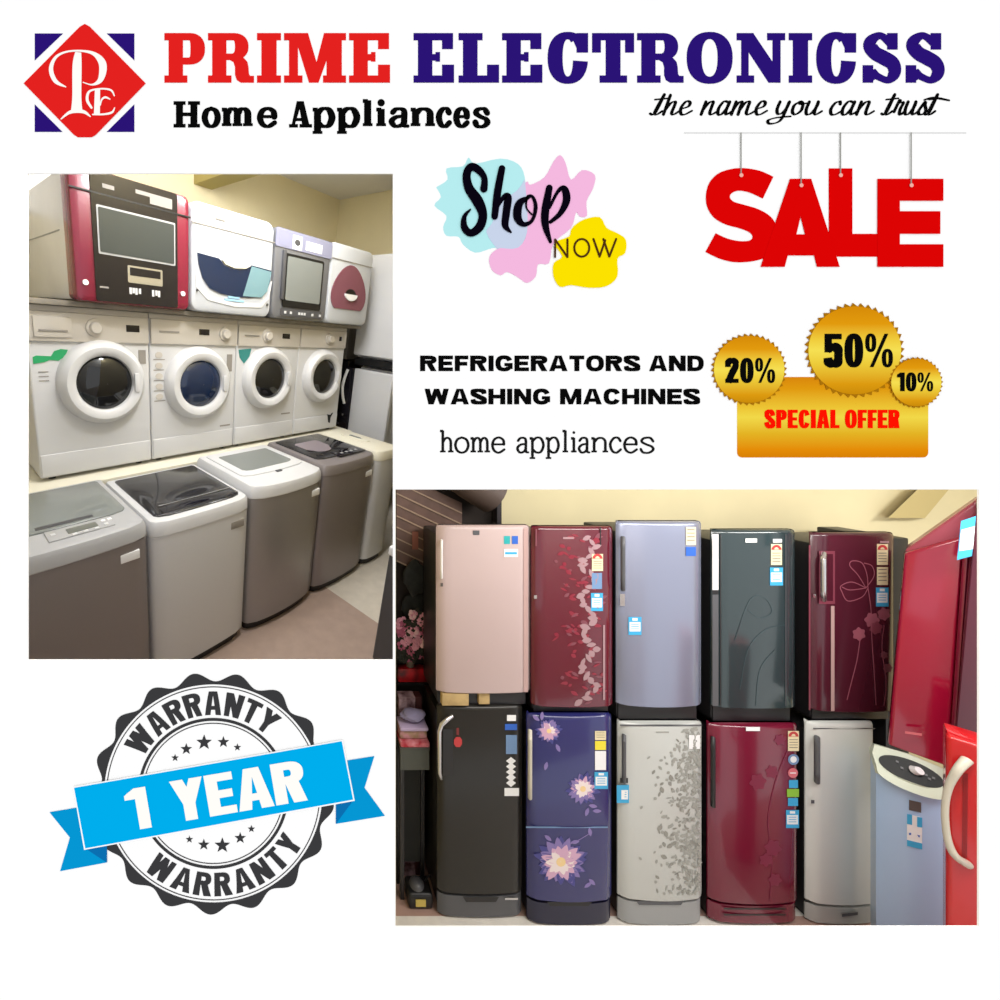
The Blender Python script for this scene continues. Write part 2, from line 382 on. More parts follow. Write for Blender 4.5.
def skel(pr, ch, x0, x1, base, xh, m, wt, thin, serif=0.0, stretch=1.0, slope=0.0):
    st, se = SK[ch]
    mx = max(p[0] for s_ in st for p in s_); mn = min(p[0] for s_ in st for p in s_)
    pad_l = wt / 2 + (serif if se else 0); pad_r = wt / 2 + (serif if any(isinstance(q, tuple) and abs(q[0] - mx) < .01 and q[1] <= 0 for q in se) else 0)
    W = max((x1 - x0) - pad_l - pad_r, .01); k = W / (mx - mn) if mx > mn else 0
    ox = x0 + pad_l if mx > mn else (x0 + x1) / 2
    def T(p): 
        y = p[1]
        return (ox + (p[0] - mn) * k + slope * y, base - y * xh)
    for s_ in st:
        q = catmull(s_, 6) if len(s_) > 2 else [s_[0], s_[1]]
        out = []
        for i, p in enumerate(q):
            a = T(q[max(i - 1, 0)]); b = T(q[min(i + 1, len(q) - 1)])
            dx, dy = b[0] - a[0], b[1] - a[1]; l = math.hypot(dx, dy) or 1
            t = T(p); out.append((t[0], t[1], thin + (wt - thin) * abs(dy / l) ** 1.2))
        pr.stroke(out, m, smooth=False, cap=serif < 1.2)
    for q in se:
        if q == 'dot':
            t = T((0, 1.36)); r = wt * .52
            pr.poly([(t[0] + r * math.cos(a * PI / 6), t[1] + r * math.sin(a * PI / 6)) for a in range(12)], m)
        else:
            t = T((max(q[0], 0), q[1])); hw = wt / 2 + serif
            if q[0] < 0: pr.rect(t[0] - hw, t[1] - thin / 2 - .3, t[0] + .2, t[1] + thin / 2 + .3, m)
            else: pr.rect(t[0] - hw, t[1] - thin * .9, t[0] + hw, t[1], m)
def cap_H(pr, x0, x1, t, b, m):
    r = pr.rect
    for a in (x0, x1 - 12): r(a, t, a + 12, t + 3.6, m); r(a, b - 3.6, a + 12, b, m); r(a + 2.4, t, a + 9.4, b, m)
    r(x0 + 8, (t + b) / 2 - 1.8, x1 - 8, (t + b) / 2 + 1.8, m)
def cap_A(pr, x0, x1, t, b, m):
    c = (x0 + x1) / 2
    pr.poly([(c - 3.5, t), (c + 3.5, t), (x1 - 1.5, b), (x1 - 9, b), (c - .6, t + 8), (x0 + 5, b), (x0 + 2, b)], m)
    pr.rect(x0 + 5, b - 9.5, x1 - 6, b - 6.4, m); pr.rect(x0, b - 3.4, x0 + 9, b, m); pr.rect(x1 - 12, b - 3.4, x1 + .5, b, m)
t = Thing('subheading_sign', 'small bold black serif lettering under the red heading word', 'lettering', wv(174, 128, 0))
hx = [('H', 173.6, 200), ('o', 201.5, 221), ('m', 221.8, 252.8), ('e', 256.8, 278), ('A', 289, 311.5), ('p', 312.6, 335.6), ('p', 337, 360.4), ('l', 361.3, 374), ('i', 375, 387.2), ('a', 388.4, 411), ('n', 410.6, 435), ('c', 435.8, 452.6), ('e', 453, 470.4), ('s', 472, 490.4)]
for ch, a, b in hx:
    pr = Print(1)
    if ch == 'H': cap_H(pr, a, b, 101.3, 127.6, BLACK)
    elif ch == 'A': cap_A(pr, a, b, 101.3, 127.6, BLACK)
    else: skel(pr, ch, a, b, 126.2, 17.2, BLACK, 6.5 if ch in 'oeacs' else 7.2, 3.2, serif=1.3 if SK[ch][1] else 0)
    t.part('letter', pr.mb)
t = Thing('typewriter_sign', 'thin black typewriter-style lettering below the bold capitals', 'lettering', wv(440, 453, 0))
for ch, a, b in [('h', 440, 453.5), ('o', 454, 469.6), ('m', 470.5, 490), ('e', 491, 505.6), ('a', 516, 529.5), ('p', 529.6, 544.7), ('p', 545.7, 559.8), ('l', 560.8, 569.7), ('i', 570.5, 577), ('a', 577.6, 590.6), ('n', 591.3, 608), ('c', 609, 622), ('e', 623, 638), ('s', 639.3, 654.4)]:
    pr = Print(1); skel(pr, ch, a, b, 452.4, 14.6, ink('soft_black', '1c1c1c'), 2.7, 2.0, serif=1.4 if SK[ch][1] else 0)
    t.part('letter', pr.mb)

# ---- brush script tagline
SCR = {  # width, strokes in x-height units, y up
 't': (.5, [[(-.15, .05), (.0, .0), (.12, .3), (.3, 1.5)], [(.28, 1.45), (.1, .5), (.06, .1), (.18, 0), (.4, .25)], [(-.1, 1.12), (.55, 1.22)]]),
 'h': (.72, [[(.1, 1.45), (.0, 0)], [(.02, .3), (.22, .85), (.42, .95), (.42, .6), (.38, .12), (.5, 0), (.72, .25)]]),
 'e': (.62, [[(.08, .42), (.38, .6), (.42, .9), (.22, .98), (.05, .5), (.12, .05), (.32, .0), (.62, .28)]]),
 'n': (.8, [[(.08, .95), (.0, 0)], [(.02, .3), (.25, .88), (.45, .95), (.44, .6), (.42, .12), (.55, 0), (.8, .25)]]),
 'a': (.74, [[(.45, .9), (.2, .98), (.02, .5), (.05, .05), (.22, .0), (.42, .45), (.5, .95)], [(.48, .9), (.42, .25), (.5, 0), (.74, .25)]]),
 'm': (1.15, [[(.08, .95), (.0, 0)], [(.02, .3), (.2, .85), (.38, .95), (.36, .5), (.34, 0)], [(.36, .3), (.56, .88), (.76, .95), (.75, .6), (.74, .12), (.88, 0), (1.15, .25)]]),
 'y': (.74, [[(.08, .95), (.03, .4), (.12, .05), (.3, .1), (.46, .5), (.52, .95)], [(.5, .9), (.38, -.2), (.2, -.6), (-.15, -.7), (-.25, -.45), (.1, -.25), (.75, -.15)]]),
 'o': (.62, [[(.3, .98), (.05, .7), (.03, .2), (.2, 0), (.42, .3), (.42, .8), (.28, .98), (.3, .8), (.62, .85)]]),
 'u': (.78, [[(.08, .95), (.03, .4), (.1, .02), (.3, .08), (.48, .6), (.5, .95)], [(.5, .9), (.44, .2), (.54, 0), (.78, .25)]]),
 'c': (.58, [[(.4, .8), (.35, .98), (.15, .85), (.02, .4), (.1, .02), (.3, .0), (.58, .28)]]),
 'r': (.55, [[(.0, .2), (.15, 1.1), (.2, .9), (.38, .9), (.3, .4), (.32, .05), (.42, 0), (.55, .2)]]),
 's': (.5, [[(-.05, .15), (.22, .95), (.26, .7), (.38, .3), (.28, .02), (.05, .02), (.0, .2)]]),
}
t = Thing('script_sign', 'black slanted brush-script tagline under the navy heading word', 'lettering', wv(652, 116, 0))
for word, x0, x1 in (('the', 653, 691), ('name', 701, 766), ('you', 775, 821), ('can', 829, 873), ('trust', 884, 936)):
    tot = sum(SCR[c][0] for c in word); k = (x1 - x0) / tot; x = x0; pr = Print(1)
    for ci, c in enumerate(word):
        wd, sts = SCR[c]
        for s_ in sts:
            q = catmull(s_, 6) if len(s_) > 2 else s_
            pts = [(x + p[0] * k + p[1] * 3.4, 114.5 - p[1] * 13.2) for p in q]; out = []
            for i, p in enumerate(pts):
                a = pts[max(i - 1, 0)]; b = pts[min(i + 1, len(pts) - 1)]; dx, dy = b[0] - a[0], b[1] - a[1]; l = math.hypot(dx, dy) or 1
                th = abs(dy * .97 + dx * .25) / l; out.append((p[0], p[1], 1.25 + 2.3 * th))
            pr.stroke(out, BLACK, smooth=False)
        x += wd * k
    if word == 'trust': pr.stroke([(924, 100, 1.6), (934, 98, 2.4), (949, 100.5, 1.8)], BLACK)
    t.part('script_word', pr.mb)

# ---- round-corner logo
t = Thing('logo_sign', 'red diamond logo with white monogram over a navy square, top left corner', 'logo', wv(35, 137, 0))
pr = Print(1)
for q in ([(34.8, 33.6), (63, 33.6), (34.8, 60.6)], [(106.8, 33.6), (134.4, 33.6), (134.4, 60.6)], [(34.8, 104.4), (62.6, 132), (34.8, 132)], [(134.4, 104.4), (134.4, 132), (106.8, 132)]): t.part('navy_corner', Print(1).poly(q, NAVY).mb)
pr = Print(2); pr.poly([(23.8, 83.6), (80, 27), (85, 24.2), (90, 27), (145.8, 83.6), (96, 135), (92, 137.4), (78, 137.4), (74, 135)], RED); t.part('diamond', pr.mb)
LW = ink('letter_white', 'fffdf8')
def L7(pts): return [(30 + a / 8.333, 30 + b / 8.333, c_ / 8.333) for a, b, c_ in pts]
pr = Print(3)
pr.stroke(L7([(300, 478, 10), (215, 430, 34), (178, 330, 36), (215, 235, 24), (300, 188, 16), (420, 178, 16), (530, 200, 30), (598, 265, 60), (610, 340, 62), (585, 425, 42), (520, 460, 14), (445, 440, 8)]), LW)
pr.stroke(L7([(405, 190, 50), (395, 300, 76), (393, 560, 76), (392, 680, 96)]), LW, cap=False)
pr.stroke(L7([(262, 745, 10), (330, 692, 26), (400, 678, 34), (460, 690, 26), (505, 725, 10)]), LW)
t.part('letter', pr.mb)
pr = Print(3)
pr.stroke(L7([(515, 652, 18), (480, 590, 24), (490, 525, 20), (540, 500, 14), (620, 494, 14), (680, 508, 16), (705, 552, 10)]), LW)
pr.stroke(L7([(565, 500, 44), (560, 706, 50)]), LW, cap=False)
pr.stroke(L7([(588, 630, 10), (600, 585, 14), (630, 565, 18), (668, 580, 10)]), LW)
pr.stroke(L7([(525, 708, 12), (620, 706, 16), (685, 690, 18), (708, 652, 8)]), LW)
t.part('letter', pr.mb)

# ---- paint splashes and "Shop NOW"
def S4(pts): return [(430 + a / 4.545, 140 + b / 4.545) for a, b in pts]
def blob(pts): return catmull(pts + [pts[0]], 3)[:-1]
pr = Print(1); pr.poly(blob(S4([(28, 215), (80, 180), (75, 130), (150, 120), (175, 80), (205, 108), (320, 85), (400, 110), (430, 170), (435, 280), (440, 400), (400, 490), (300, 490), (270, 495), (205, 512), (150, 475), (130, 440), (75, 435), (60, 395), (75, 345), (20, 298), (50, 260)])), ink('aqua_paint', 'b6ecef'))
solo('paint_splash_art', pr.mb, 'pale aqua paint splash behind the start of the brush word', 'paint splash')
pr = Print(2); pr.poly(blob(S4([(395, 230), (440, 190), (455, 205), (520, 170), (560, 100), (590, 70), (615, 105), (640, 182), (690, 138), (748, 160), (740, 220), (710, 280), (712, 345), (680, 348), (662, 330), (640, 400), (560, 470), (540, 560), (490, 565), (480, 620), (440, 650), (400, 625), (350, 600), (320, 615), (280, 590), (270, 530), (320, 490), (400, 490), (440, 420), (420, 330)])), ink('pink_paint', 'f4b8df'))
solo('paint_splash_art', pr.mb, 'pink spiky paint splash behind the middle of the brush word', 'paint splash')
pr = Print(2); pr.k = 10; pr.poly(blob(S4([(430, 180), (395, 230), (330, 280), (280, 380), (255, 420), (300, 490), (320, 492), (400, 490), (440, 420), (440, 300)])), ink('lilac_paint', 'c8d4ea'))
solo('paint_splash_art', pr.mb, 'lilac patch where the aqua and pink splashes overlap', 'paint splash')
pr = Print(3); pr.poly(blob(S4([(655, 390), (700, 362), (770, 352), (800, 400), (850, 425), (888, 455), (885, 515), (850, 540), (850, 620), (800, 665), (720, 672), (640, 660), (590, 668), (560, 620), (562, 560), (600, 530), (565, 470), (630, 440), (640, 410)])), ink('yellow_paint', 'fbe100'))
solo('paint_splash_art', pr.mb, 'bright yellow paint splash at the lower right behind small capitals', 'paint splash')
def S5(pts): return [(430 + a / 4.545, 140 + b / 4.545, c_ / 4.545) for a, b, c_ in pts]
t = Thing('brush_word_sign', 'thick black hand-brushed word over the aqua and pink splashes', 'lettering', wv(461, 240, 0))
for sts in ([[(243, 225, 34), (245, 175, 28), (218, 138, 34), (185, 125, 36), (165, 160, 36), (175, 220, 42), (215, 280, 50), (238, 340, 40), (225, 395, 40), (185, 425, 34), (155, 400, 32), (155, 350, 20), (182, 318, 8)]],
            [[(325, 132, 30), (305, 240, 34), (292, 350, 30)], [(295, 320, 16), (330, 265, 20), (352, 262, 34), (345, 330, 34), (340, 390, 30), (366, 422, 8)]],
            [[(450, 262, 12), (405, 290, 34), (395, 350, 38), (420, 385, 24), (460, 370, 16), (478, 310, 18), (465, 262, 14), (440, 262, 12), (436, 310, 8), (460, 340, 8)]],
            [[(540, 220, 30), (522, 320, 36), (522, 390, 32), (545, 465, 14)], [(540, 310, 14), (580, 235, 16), (608, 225, 30), (618, 275, 34), (590, 335, 24), (545, 375, 16)]]):
    pr = Print(5)
    for s_ in sts: pr.stroke(S5(s_), ink('brush_black', '0a0612'))
    t.part('letter', pr.mb)
BR = ink('thin_brown', '4d2f14')
t = Thing('thin_word_sign', 'thin brown sans capitals across the yellow splash', 'lettering', wv(553, 257, 0))
for sts in ([[(566, 534, 9), (566, 454, 9)], [(566, 454, 9), (622, 534, 9)], [(622, 534, 9), (622, 454, 9)]],
            [[(687 + 34 * math.cos(a * PI / 12), 492 + 40 * math.sin(a * PI / 12), 9) for a in range(25)]],
            [[(740, 452, 9), (768, 532, 9)], [(768, 532, 9), (793, 458, 9)], [(785, 452, 9), (812, 532, 9)], [(812, 532, 9), (843, 452, 9)]]):
    pr = Print(5)
    for s_ in sts: pr.stroke(S5(s_), BR, smooth=False)
    t.part('letter', pr.mb)

# ---- hanging SALE letters
SR = ink('sale_red', 'dc0404'); STR = ink('string_grey', '9a9a94')
def S3(pts): return [(680 + a / 3.333, 120 + b / 3.333) for a, b in pts]
solo('hanging_rail', Print(1).rect(684, 132.4, 966, 133.6, ink('rail_grey', 'dedede')).mb, 'thin pale grey rail the red letters hang from', 'rail')
SL = [
 ('tall red curved letter hanging first from the left', [(310, 190), (275, 262), (230, 242), (195, 236), (172, 244), (165, 258), (178, 273), (215, 284), (260, 298), (300, 322), (320, 355), (323, 395), (310, 435), (280, 460), (235, 472), (180, 474), (130, 462), (84, 440), (118, 378), (155, 395), (195, 404), (228, 403), (241, 392), (232, 376), (200, 362), (150, 348), (112, 325), (90, 290), (86, 250), (97, 210), (125, 180), (165, 165), (210, 161), (265, 170)], (201, 186), 2, True),
 ('red triangular letter with a small hole hanging second', [(365, 197), (435, 197), (530, 490), (455, 490), (445, 452), (357, 452), (347, 490), (267, 490)], (400, 220), 3, False),
 ('red letter with a long foot hanging third', [(495, 162), (573, 162), (573, 380), (660, 380), (660, 456), (520, 456), (495, 380)], (532, 186), 2, False),
 ('red letter with three bars hanging at the right end', [(656, 197), (875, 197), (875, 270), (730, 270), (730, 305), (865, 305), (865, 380), (730, 380), (730, 415), (875, 415), (875, 490), (656, 490)], (766, 220), 3, False)]
for lab, pts, hole, ly, sm in SL:
    p2 = S3(pts); hp = S3([hole])[0]
    t = Thing('hanging_letter', lab, 'hanging letter', wv(hp[0], max(p[1] for p in p2), 0), 'red letters hanging from strings')
    pr = Print(ly)
    if 'triangular' in lab:
        a = S3([(365, 197), (435, 197), (530, 490), (455, 490), (445, 452), (357, 452), (347, 490), (267, 490)])
        tri = S3([(400, 322), (415, 382), (386, 382)])
        outer = [a[0], a[1], a[2], a[3], a[4], a[5], a[6], a[7]]
        mid = S3([(400, 197)])[0]
        pr.poly([a[0], mid, tri[0], tri[2], S3([(400, 382)])[0], S3([(400, 452)])[0], a[5], a[6], a[7]], SR)
        pr.poly([mid, a[1], a[2], a[3], a[4], S3([(400, 452)])[0], S3([(400, 382)])[0], tri[1], tri[0]], SR)
    elif sm:
        k = pts.index((84, 440))
        pr.poly([p2[0]] + catmull(p2[1:k + 1], 4) + catmull(p2[k + 1:] + [p2[0]], 4)[:-1], SR)
    else: pr.poly(p2, SR)
    t.part('letter_plate', pr.mb)
    pr2 = Print(ly + 2); pr2.rect(hp[0] - .5, 133, hp[0] + .5, hp[1], STR); t.part('string', pr2.mb)
    pr2 = Print(ly + 3); pr2.ring(hp[0], hp[1], 0.1, 2.0, ink('eyelet_pink', 'f7b0a4'), n=16); t.part('eyelet', pr2.mb)

# ---- special offer plaque and three seals
def gold(name, stops):
    m = bpy.data.materials.new(name); m.use_nodes = True; nt = m.node_tree; b = nt.nodes['Principled BSDF']
    b.inputs['Roughness'].default_value = 1; b.inputs['Specular IOR Level'].default_value = 0
    tc = nt.nodes.new('ShaderNodeTexCoord'); sp = nt.nodes.new('ShaderNodeSeparateXYZ'); r = nt.nodes.new('ShaderNodeValToRGB')
    nt.links.new(tc.outputs['Generated'], sp.inputs[0]); nt.links.new(sp.outputs['Z'], r.inputs[0]); nt.links.new(r.outputs[0], b.inputs['Base Color'])
    while len(r.color_ramp.elements) < len(stops): r.color_ramp.elements.new(.5)
    for e, (p, h) in zip(r.color_ramp.elements, stops): e.position = p; e.color = (*[v * .97 for v in hexc(h)], 1)
    return m
GP = gold('gold_plaque_print', [(0, 'd87f05'), (.10, 'e48c08'), (.3, 'e3b324'), (.5, 'f1d848'), (.62, 'ecc434'), (.85, 'e09a10'), (1, 'd9860c')])
GS = gold('gold_seal_print', [(0, 'c98a0a'), (.12, 'dc9a10'), (.35, 'eccb3a'), (.5, 'f5df52'), (.62, 'efcc3c'), (.8, 'e19a0e'), (1, 'd58a08')])
GD = ink('gold_dark', 'a9720c')
t = Thing('offer_sign', 'golden rectangular plaque with red capitals below the toothed seals', 'plaque', wv(833, 457, 0))
def rr(x0, y0, x1, y1, r, n=5):
    o = []
    for cx, cy, a in ((x1 - r, y0 + r, -PI / 2), (x1 - r, y1 - r, 0), (x0 + r, y1 - r, PI / 2), (x0 + r, y0 + r, PI)):
        o += [(cx + r * math.cos(a + PI / 2 * i / n), cy + r * math.sin(a + PI / 2 * i / n)) for i in range(n + 1)]
    return o
t.part('plaque_plate', Print(1).poly(rr(737, 377, 928, 457.5, 5), GP).mb)
RD = ink('offer_red', 'ff1200')
letters(t, 'SPECIAL', (764, 409.8, 839, 428.2), RD, layer=2, st=.27, bar=.17, gap=.05)
letters(t, 'OFFER', (844.5, 409.8, 899, 428.2), RD, layer=2, st=.27, bar=.17, gap=.05)
for cx, cy, rx, n, txt, bx, ly, lab in ((748.4, 369.5, 38, 38, '20%', (724.3, 358.3, 774, 383), 3, 'toothed golden seal at the left of the plaque, medium sized'),
                              (853.8, 350.5, 50, 40, '50%', (822.5, 334, 891.5, 367.3), 3, 'largest toothed golden seal, above the middle of the plaque'),
                              (914.6, 382.6, 27, 34, '10%', (895, 372.8, 931, 391.4), 5, 'smallest toothed golden seal at the right end of the plaque')):
    t = Thing('discount_seal_sign', lab, 'seal', wv(cx, cy + rx, 0), 'toothed golden discount seals')
    pts = []
    for i in range(2 * n):
        r = rx if i % 2 == 0 else rx * .92
        a = PI * i / n; 
        pts.append((cx + r * math.cos(a + (.035 if i % 2 == 0 else 0)), cy - r * .95 * math.sin(a + (.035 if i % 2 == 0 else 0))))
    t.part('toothed_rim', Print(ly).poly(pts, GD).mb)
    t.part('seal_disc', Print(ly + 1).poly([(cx + rx * .925 * math.cos(a * PI / 32), cy - rx * .88 * math.sin(a * PI / 32)) for a in range(64)], GS).mb)
    letters(t, txt, bx, BLACK, layer=ly + 2, st=.245, bar=.165, gap=.06)

# ---- bold capitals
t = Thing('capitals_sign', 'upper line of bold black capitals right of the washing machine picture', 'lettering', wv(420, 371, 0))
letters(t, 'REFRIGERATORS', (420, 355.6, 639.8, 371.2), BLACK, layer=1, st=.33, bar=.24, gap=.115)
letters(t, 'AND', (649, 355.6, 703.6, 371.2), BLACK, layer=1, st=.33, bar=.24, gap=.115)
t = Thing('capitals_sign', 'lower line of bold black capitals, above the typewriter lettering', 'lettering', wv(424, 404, 0))
letters(t, 'WASHING', (424.5, 388.8, 550, 404.4), BLACK, layer=1, st=.33, bar=.24, gap=.115)
letters(t, 'MACHINES', (560, 388.8, 699.6, 404.4), BLACK, layer=1, st=.33, bar=.24, gap=.115)

# ---- warranty seal
SC = (213.3, 793.3); DK = ink('seal_charcoal', '3b3b3d'); ROT = math.radians(9.6)
t = Thing('warranty_seal_sign', 'round charcoal warranty stamp with a blue ribbon across it', 'seal', wv(SC[0], 915, 0))
t.part('scalloped_ring', Print(1).ring(SC[0], SC[1], 109, 118, DK, n=288, fn=lambda a: 116.6 + 4.6 * math.cos(17 * (a - math.radians(99.4)))).mb)
t.part('ring_line', Print(1).ring(SC[0], SC[1], 106, 107, DK, n=128).mb)
t.part('inner_ring', Print(1).ring(SC[0], SC[1], 72.5, 75.5, DK, n=128).mb)
t.part('ring_line', Print(1).ring(SC[0], SC[1], 69.6, 70.6, DK, n=128).mb)
def arcmap(a0, a1, r0, r1):
    def f(u, w_):
        a = a0 + (a1 - a0) * u; r = r0 + (r1 - r0) * w_
        return SC[0] + r * math.cos(a), SC[1] - r * math.sin(a)
    return f
letters(t, 'WARRANTY', (0, 0, 1, 1), DK, layer=1, mapf=arcmap(math.radians(151.5), math.radians(47.5), 78.5, 102), st=.25, bar=.18, gap=.13, wid=6.9)
letters(t, 'WARRANTY', (0, 0, 1, 1), DK, layer=1, mapf=arcmap(math.radians(227.5), math.radians(331.5), 103, 79.5), st=.25, bar=.18, gap=.13, wid=6.9)
for x, y, r in [(386, 265, 11), (418, 240, 17), (469, 221, 23), (524, 220, 17), (564, 235, 11), (427, 498, 11), (468, 513, 17), (521, 515, 23), (572, 494, 17), (604, 468, 11)]:
    t.part('star', Print(1).poly(star(40 + x / 2.857, 665 + y / 2.857, r / 2.857), DK).mb)
def S2(pts): return [(40 + a / 2.857, 665 + b / 2.857) for a, b in pts]
BL = ink('ribbon_blue', '00adec'); BT = ink('ribbon_tail_blue', '0596d3'); BD = ink('ribbon_fold_blue', '0b6fb0')
for pts in ([(28, 420), (106, 407), (132, 522), (192, 563), (58, 588), (86, 492)], [(878, 272), (955, 260), (927, 350), (985, 430), (845, 453), (893, 388)]):
    a = Print(2); t.part('ribbon_tail', a.poly(S2(pts), BT).mb, label='darker blue ribbon tail with a notched end')
for pts in ([(130, 522), (192, 512), (192, 563)], [(895, 384), (845, 398), (845, 453)]):
    t.part('ribbon_fold', Print(3).poly(S2(pts), BD).mb, label='deep blue folded corner of the ribbon')
e = Print(4).poly(S2([(95, 346), (865, 212), (899, 386), (127, 526)]), WHITE)
t.part('ribbon_edge', e.mb)
band = t.part('ribbon_band', Print(5).poly(S2([(99, 349), (862, 216), (894, 382), (131, 521)]), BL).mb, label='bright blue ribbon band')
bc = S2([(496, 367)])[0]
def bandmap(u0, v0, w_, h_):
    def f(u, v):
        uu = (u0 + (u - .5) * w_) / 2.857; vv = (v0 + (v - .5) * h_) / 2.857
        c, s = math.cos(ROT), math.sin(ROT)
        return bc[0] + uu * c - vv * s, bc[1] - (uu * s + vv * c)
    return f
letters((t, band), '1', (0, 0, 1, 1), LW, layer=6, mapf=bandmap(-220, -4, 64, 118), st=.29, bar=.2, wid=.54)
letters((t, band), 'YEAR', (0, 0, 1, 1), LW, layer=6, mapf=bandmap(72, -2, 382, 118), st=.30, bar=.19, gap=.04, wid=3.25)

# ================================================================== LEFT SHOWROOM (washing machines)
XF, YB_, ZC, XL = 3.40, 1.75, 3.046, -1.0
KP = 394.2                                      # the dividing wall runs back from this grid line
def clip(poly, n, d):                           # keep n.p >= d
    out = []
    for i, p in enumerate(poly):
        q = poly[(i + 1) % len(poly)]; a = n.dot(p) - d; b = n.dot(q) - d
        if a >= 0: out.append(p)
        if a * b < 0: out.append(p + (q - p) * (a / (a - b)))
    return out
RLT = RL.transposed()
n1 = RLT @ Vector((0, 0, 1)); d1 = 1.0 + TH - TL.z          # cam depth >= wall back
kx = (KP - PX) / F
n2 = RLT @ Vector((-1, 0, kx)); d2 = -(-TL.x + kx * TL.z)   # left of the dividing wall
def shell(pts, m, t):
    p = clip([Vector(q) for q in pts], n1, d1 + .001); p = clip(p, n2, d2 + .001)
    mb = MB(); t = Vector(t); a = p; b = [q + t for q in p]; n = len(p)
    mb.add(a + b, [tuple(range(n)), tuple(range(n, 2 * n))] + [(k, (k + 1) % n, n + (k + 1) % n, n + k) for k in range(n)], m)
    return mb
YEL = mat('yellow_wall_paint', 'efe4c0', rough=.9, noise=.04, scale=3, spec=.2)
YE2 = mat('ceiling_paint', 'f0eeea', rough=.9, noise=.04, scale=2, spec=.2)
def floor_mat(name, a, b, c, s):
    m = bpy.data.materials.new(name); m.use_nodes = True; nt = m.node_tree; bs = nt.nodes['Principled BSDF']; bs.inputs['Roughness'].default_value = .45
    tc = nt.nodes.new('ShaderNodeTexCoord'); ch = nt.nodes.new('ShaderNodeTexChecker'); ch.inputs['Scale'].default_value = s
    mp = nt.nodes.new('ShaderNodeMapping'); mp.inputs['Location'].default_value = c
    ns = nt.nodes.new('ShaderNodeTexNoise'); ns.inputs['Scale'].default_value = 14
    mx = nt.nodes.new('ShaderNodeMix'); mx.data_type = 'RGBA'; mx.blend_type = 'MULTIPLY'; mx.inputs[0].default_value = .25
    ch.inputs['Color1'].default_value = (*hexc(a), 1); ch.inputs['Color2'].default_value = (*hexc(b), 1)
    nt.links.new(tc.outputs['Object'], mp.inputs[0]); nt.links.new(mp.outputs[0], ch.inputs[0]); nt.links.new(tc.outputs['Object'], ns.inputs[0])
    nt.links.new(ch.outputs[0], mx.inputs[6]); nt.links.new(ns.outputs[0], mx.inputs[7]); nt.links.new(mx.outputs[2], bs.inputs['Base Color'])
    return m
FLL = floor_mat('floor_tiles_left', 'ddd4c6', 'b39c8f', (-1.73, -.95, 1.2), .4)
structure('floor', shell([(XL, YB_, 0), (XF, YB_, 0), (XF, -3, 0), (XL, -3, 0)], FLL, (0, 0, -.04)), left=True)
structure('ceiling', shell([(XL, YB_, ZC), (XF, YB_, ZC), (XF, -3, ZC), (XL, -3, ZC)], YE2, (0, 0, .04)), left=True)
structure('wall_back', shell([(XL, YB_, 0), (XF, YB_, 0), (XF, YB_, ZC), (XL, YB_, ZC)], YEL, (0, .04, 0)), left=True)
structure('wall_far', shell([(XF, YB_, 0), (XF, -3, 0), (XF, -3, ZC), (XF, YB_, ZC)], YEL, (.04, 0, 0)), left=True)
structure('wall_near', shell([(XL, YB_, 0), (XL, -3, 0), (XL, -3, ZC), (XL, YB_, ZC)], YEL, (-.04, 0, 0)), left=True)
pa = ray(206, 193, 1, YB_); pb = ray(222, 193, 1, YB_)
bmx = MB(); 
bmx.box(1.67, 1.83, -.2, YB_ - .001, 2.745, ZC - .001, mat('olive_beam', 'b3a465', rough=.9))
structure('ceiling_beam', bmx, left=True)

M = dict(
 uwhite=mat('upper_white', 'b6b9bf', rough=.3),
 white=mat('enamel_white', 'cacacc', rough=.28, spec=.5), cream=mat('cream_plastic', 'd8d3c2', rough=.4), ivory=mat('ivory_panel', 'bfb9b1', rough=.4),
 silver=mat('silver_steel', '9c999a', rough=.36, metal=.55), taupe=mat('taupe_steel', '8c8586', rough=.36, metal=.45), dsilver=mat('dark_silver', '868080', rough=.36, metal=.4),
 grey=mat('grey_plastic', 'a8a8aa', rough=.35), lgrey=mat('light_grey_plastic', 'c9c9cb', rough=.35), dgrey=mat('dark_grey_plastic', '4a4a4d', rough=.4),
 black=mat('black_plastic', '101012', rough=.4), gblack=mat('gloss_black', '16131a', rough=.08, spec=.6), glass=mat('dark_glass', '141518', rough=.06, spec=.6), wglass=mat('window_glass_dark', '3b4040', rough=.1, spec=.6),
 gglass=mat('grey_glass', '7a7e7c', rough=.12, spec=.6), chrome=mat('chrome', 'd5d5d8', rough=.18, metal=.9), mar=mat('maroon_gloss', '761530', rough=.2, coat=.4),
 drum=mat('drum_steel', '8f9499', rough=.3, metal=.8), bglass=mat('blue_glass', '0e2140', rough=.08, spec=.7), sheen=mat('painted_sheen_teal', '6f9098', rough=.15, spec=.6),
 sheet=mat('galvanised_sheet', 'dddbda', rough=.28, metal=.15, noise=.1, scale=3), screen=mat('lcd_grey', '6d6f68', rough=.3), paper=mat('sticker_white', 'e8e8ea', rough=.6), green=mat('sticker_green', '1f9a5f', rough=.5),
 teal=mat('sticker_teal', '2f7f7c', rough=.5), mauve=mat('mauve_plastic', '7a4a57', rough=.25), lid_b=mat('smoked_lid', '2c2b2d', rough=.08, spec=.7), lilac=mat('lilac_film', '8788a0', rough=.3), slate=mat('slate_body', '75767b', rough=.35, metal=.3), led=mat('white_button', 'f2f0f2', rough=.3), txt=mat('grey_print', '8b8680', rough=.6), bluetxt=mat('blue_print', '8fb9d3', rough=.6), wood=mat('plywood', '8f887d', rough=.7, noise=.3, scale=12))
